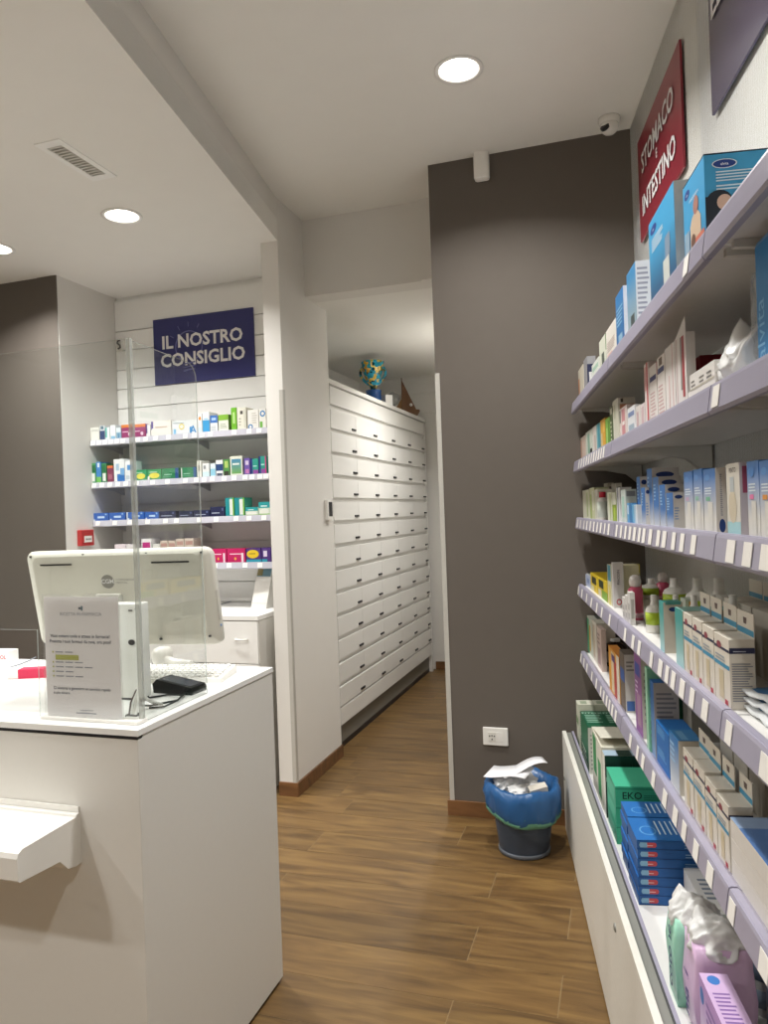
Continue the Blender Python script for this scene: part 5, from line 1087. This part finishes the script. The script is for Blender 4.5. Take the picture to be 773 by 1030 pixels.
Lb(2, 225.2, 231.3, 462, '#4f8a4a', [('F', .1, .0, .9, .3, '#3d3f34'), ('F', .2, .5, .8, .9, '#a9c46c')], 'moss green carton' + T2)
Lb(2, 232, 244.4, 458.7, '#dcdfce', [('F', .1, .1, .9, .85, grad('#4a86b0', '#74a644', .0, .9)), ('F', .2, .55, .8, .75, 1, '#dfe6e0')], 'large blue and green carton with a cream rim' + T2)
Lb(2, 246, 252, 460.8, '#6d58a4', [('F', .2, .1, .8, .35, '#c07ab0'), ('F', .2, .6, .8, .85, '#cfc4dc')], 'violet carton' + T2)
TP = [('F', 0, 0, .25, 1, '#2e3c7c'), ('F', .3, .05, 1, .3, '#8a4a94'), ('F', .3, .5, .9, .65, 1, '#a9dcd4')]
Lb(2, 252.6, 260.4, 461.3, '#2f9484', TP, 'teal and purple carton beside the violet one' + T2)
Lb(2, 260.8, 268.5, 458.7, '#2f9484', TP + [('F', .85, 0, 1, 1, '#c23a78')], 'taller teal and purple carton beside the pier' + T2)
BB = [('F', .3, .35, .75, .6, '#b9cfea'), ('F', .05, .05, .15, .25, '#cfd9e6'), ('F', .8, .7, .9, .9, '#8fb0dc')]
for i, (a, c_, y, w_) in enumerate(((93.5, 109.5, 516, 'at the far end'), (110, 126, 515.5, 'second from the far end'), (127.5, 145.3, 515, 'third from the far end'), (145.8, 160, 515, 'beside the navy ones'))):
    Lb(3, a, c_, y, '#2f5fae', BB + ([('F', 0, 0, .07, 1, '#cfd6de')] if i == 2 else []), 'royal blue flat carton %s' % w_ + T3)
NV = [('F', .1, .35, .8, .55, 1, '#a9b0c4'), ('F', .8, .6, .9, .85, '#5d6a90')]
for i, (a, c_, y, w_) in enumerate(((160.5, 177, 514, 'beside the royal blue ones'), (180, 194.5, 514, 'second in its row'), (195, 211, 513, 'third in its row'), (211.7, 226.5, 509.6, 'taller than the rest'))):
    Lb(3, a, c_, y, '#23284a', NV, 'dark navy flat carton %s' % w_ + T3)
TV = [('F', 0, 0, .45, 1, '#1f8a90'), ('F', .5, .08, .85, .92, '#dfe4dc'), ('F', .85, 0, 1, 1, '#6fae3c')]
Lb(3, 227.2, 236, 500.6, '#3fa090', TV, 'upright teal and white carton beside the navy ones' + T3)
Lb(3, 236.5, 246.5, 500.5, '#3fa090', TV, 'upright teal and white carton beside the flat teal one' + T3)
TW = [('F', 0, .55, 1, 1, '#2a9a9c'), ('F', .2, .65, .8, .85, 1, '#d4e8e6'), oval('F', .5, .28, .42, .22, '#e4e6dc'), ('F', 0, 0, 1, .12, '#8fbc5a')]
Lb(3, 247.2, 260, 510, '#cfdcc8', TW, 'flat teal and white carton' + T3)
Lb(3, 260.5, 272, 504.8, '#cfdcc8', TW, 'taller teal and white carton beside the pier' + T3)
MGT = [('F', .15, .6, .8, .75, 1, '#eccbd8'), ('F', .78, .05, .9, .7, '#e9d6de'), oval('F', .45, .3, .06, .1, '#e0b04a')]
Lb(4, 213, 228.3, 552.3, '#bd1f5e', MGT, 'crimson pink flat carton beside the monitor' + T4)
Lb(4, 228.8, 247.3, 552, '#bd1f5e', MGT, 'crimson pink flat carton beside the yellow and purple one' + T4)
Lb(4, 248, 263, 551.5, '#4a2f74', [oval('F', .45, .6, .42, .3, '#e0c02c'), ('F', .2, .6, .7, .7, 1, '#4a3a20'), ('F', 0, 0, 1, .22, '#2f9ab0')], 'purple flat carton with a yellow oval' + T4)
Lb(4, 263.5, 273, 551, '#4a2f74', [('F', 0, 0, .6, .22, '#2f9ab0'), ('F', .2, .4, .6, .8, '#d9d0e4')], 'purple flat carton beside the pier' + T4)
Lb(4, 116, 127, 547.5, '#dccfd4', [('F', 0, 0, 1, .5, '#c4467c')], 'white and pink carton peeking over the monitor beside the post')
Lb(4, 127.5, 137, 547.5, '#dcd6d6', [('F', 0, 0, 1, .5, '#c4467c')], 'white and pink carton peeking over the monitor behind the post')
Lb(4, 143, 153, 542, '#dfdcdc', [('F', .1, .0, .9, .86, '#b8327c')], 'magenta square carton with a white frame peeking over the monitor')
Lb(4, 154.5, 161.5, 547, '#dfddd6', [], 'plain white carton peeking over the monitor')
for i, (a, c_, y) in enumerate(((162, 169.5, 544), (170, 177.5, 544), (178, 186, 542), (186.5, 195.5, 541.5))):
    Lb(4, a, c_, y, '#cbbcae', [('F', .1, .75, .9, .9, '#b58f86'), ('F', .1, .4, .9, .6, '#b58f86')], 'beige and rose carton peeking over the monitor, %s from the plain white one' % ordn[i])
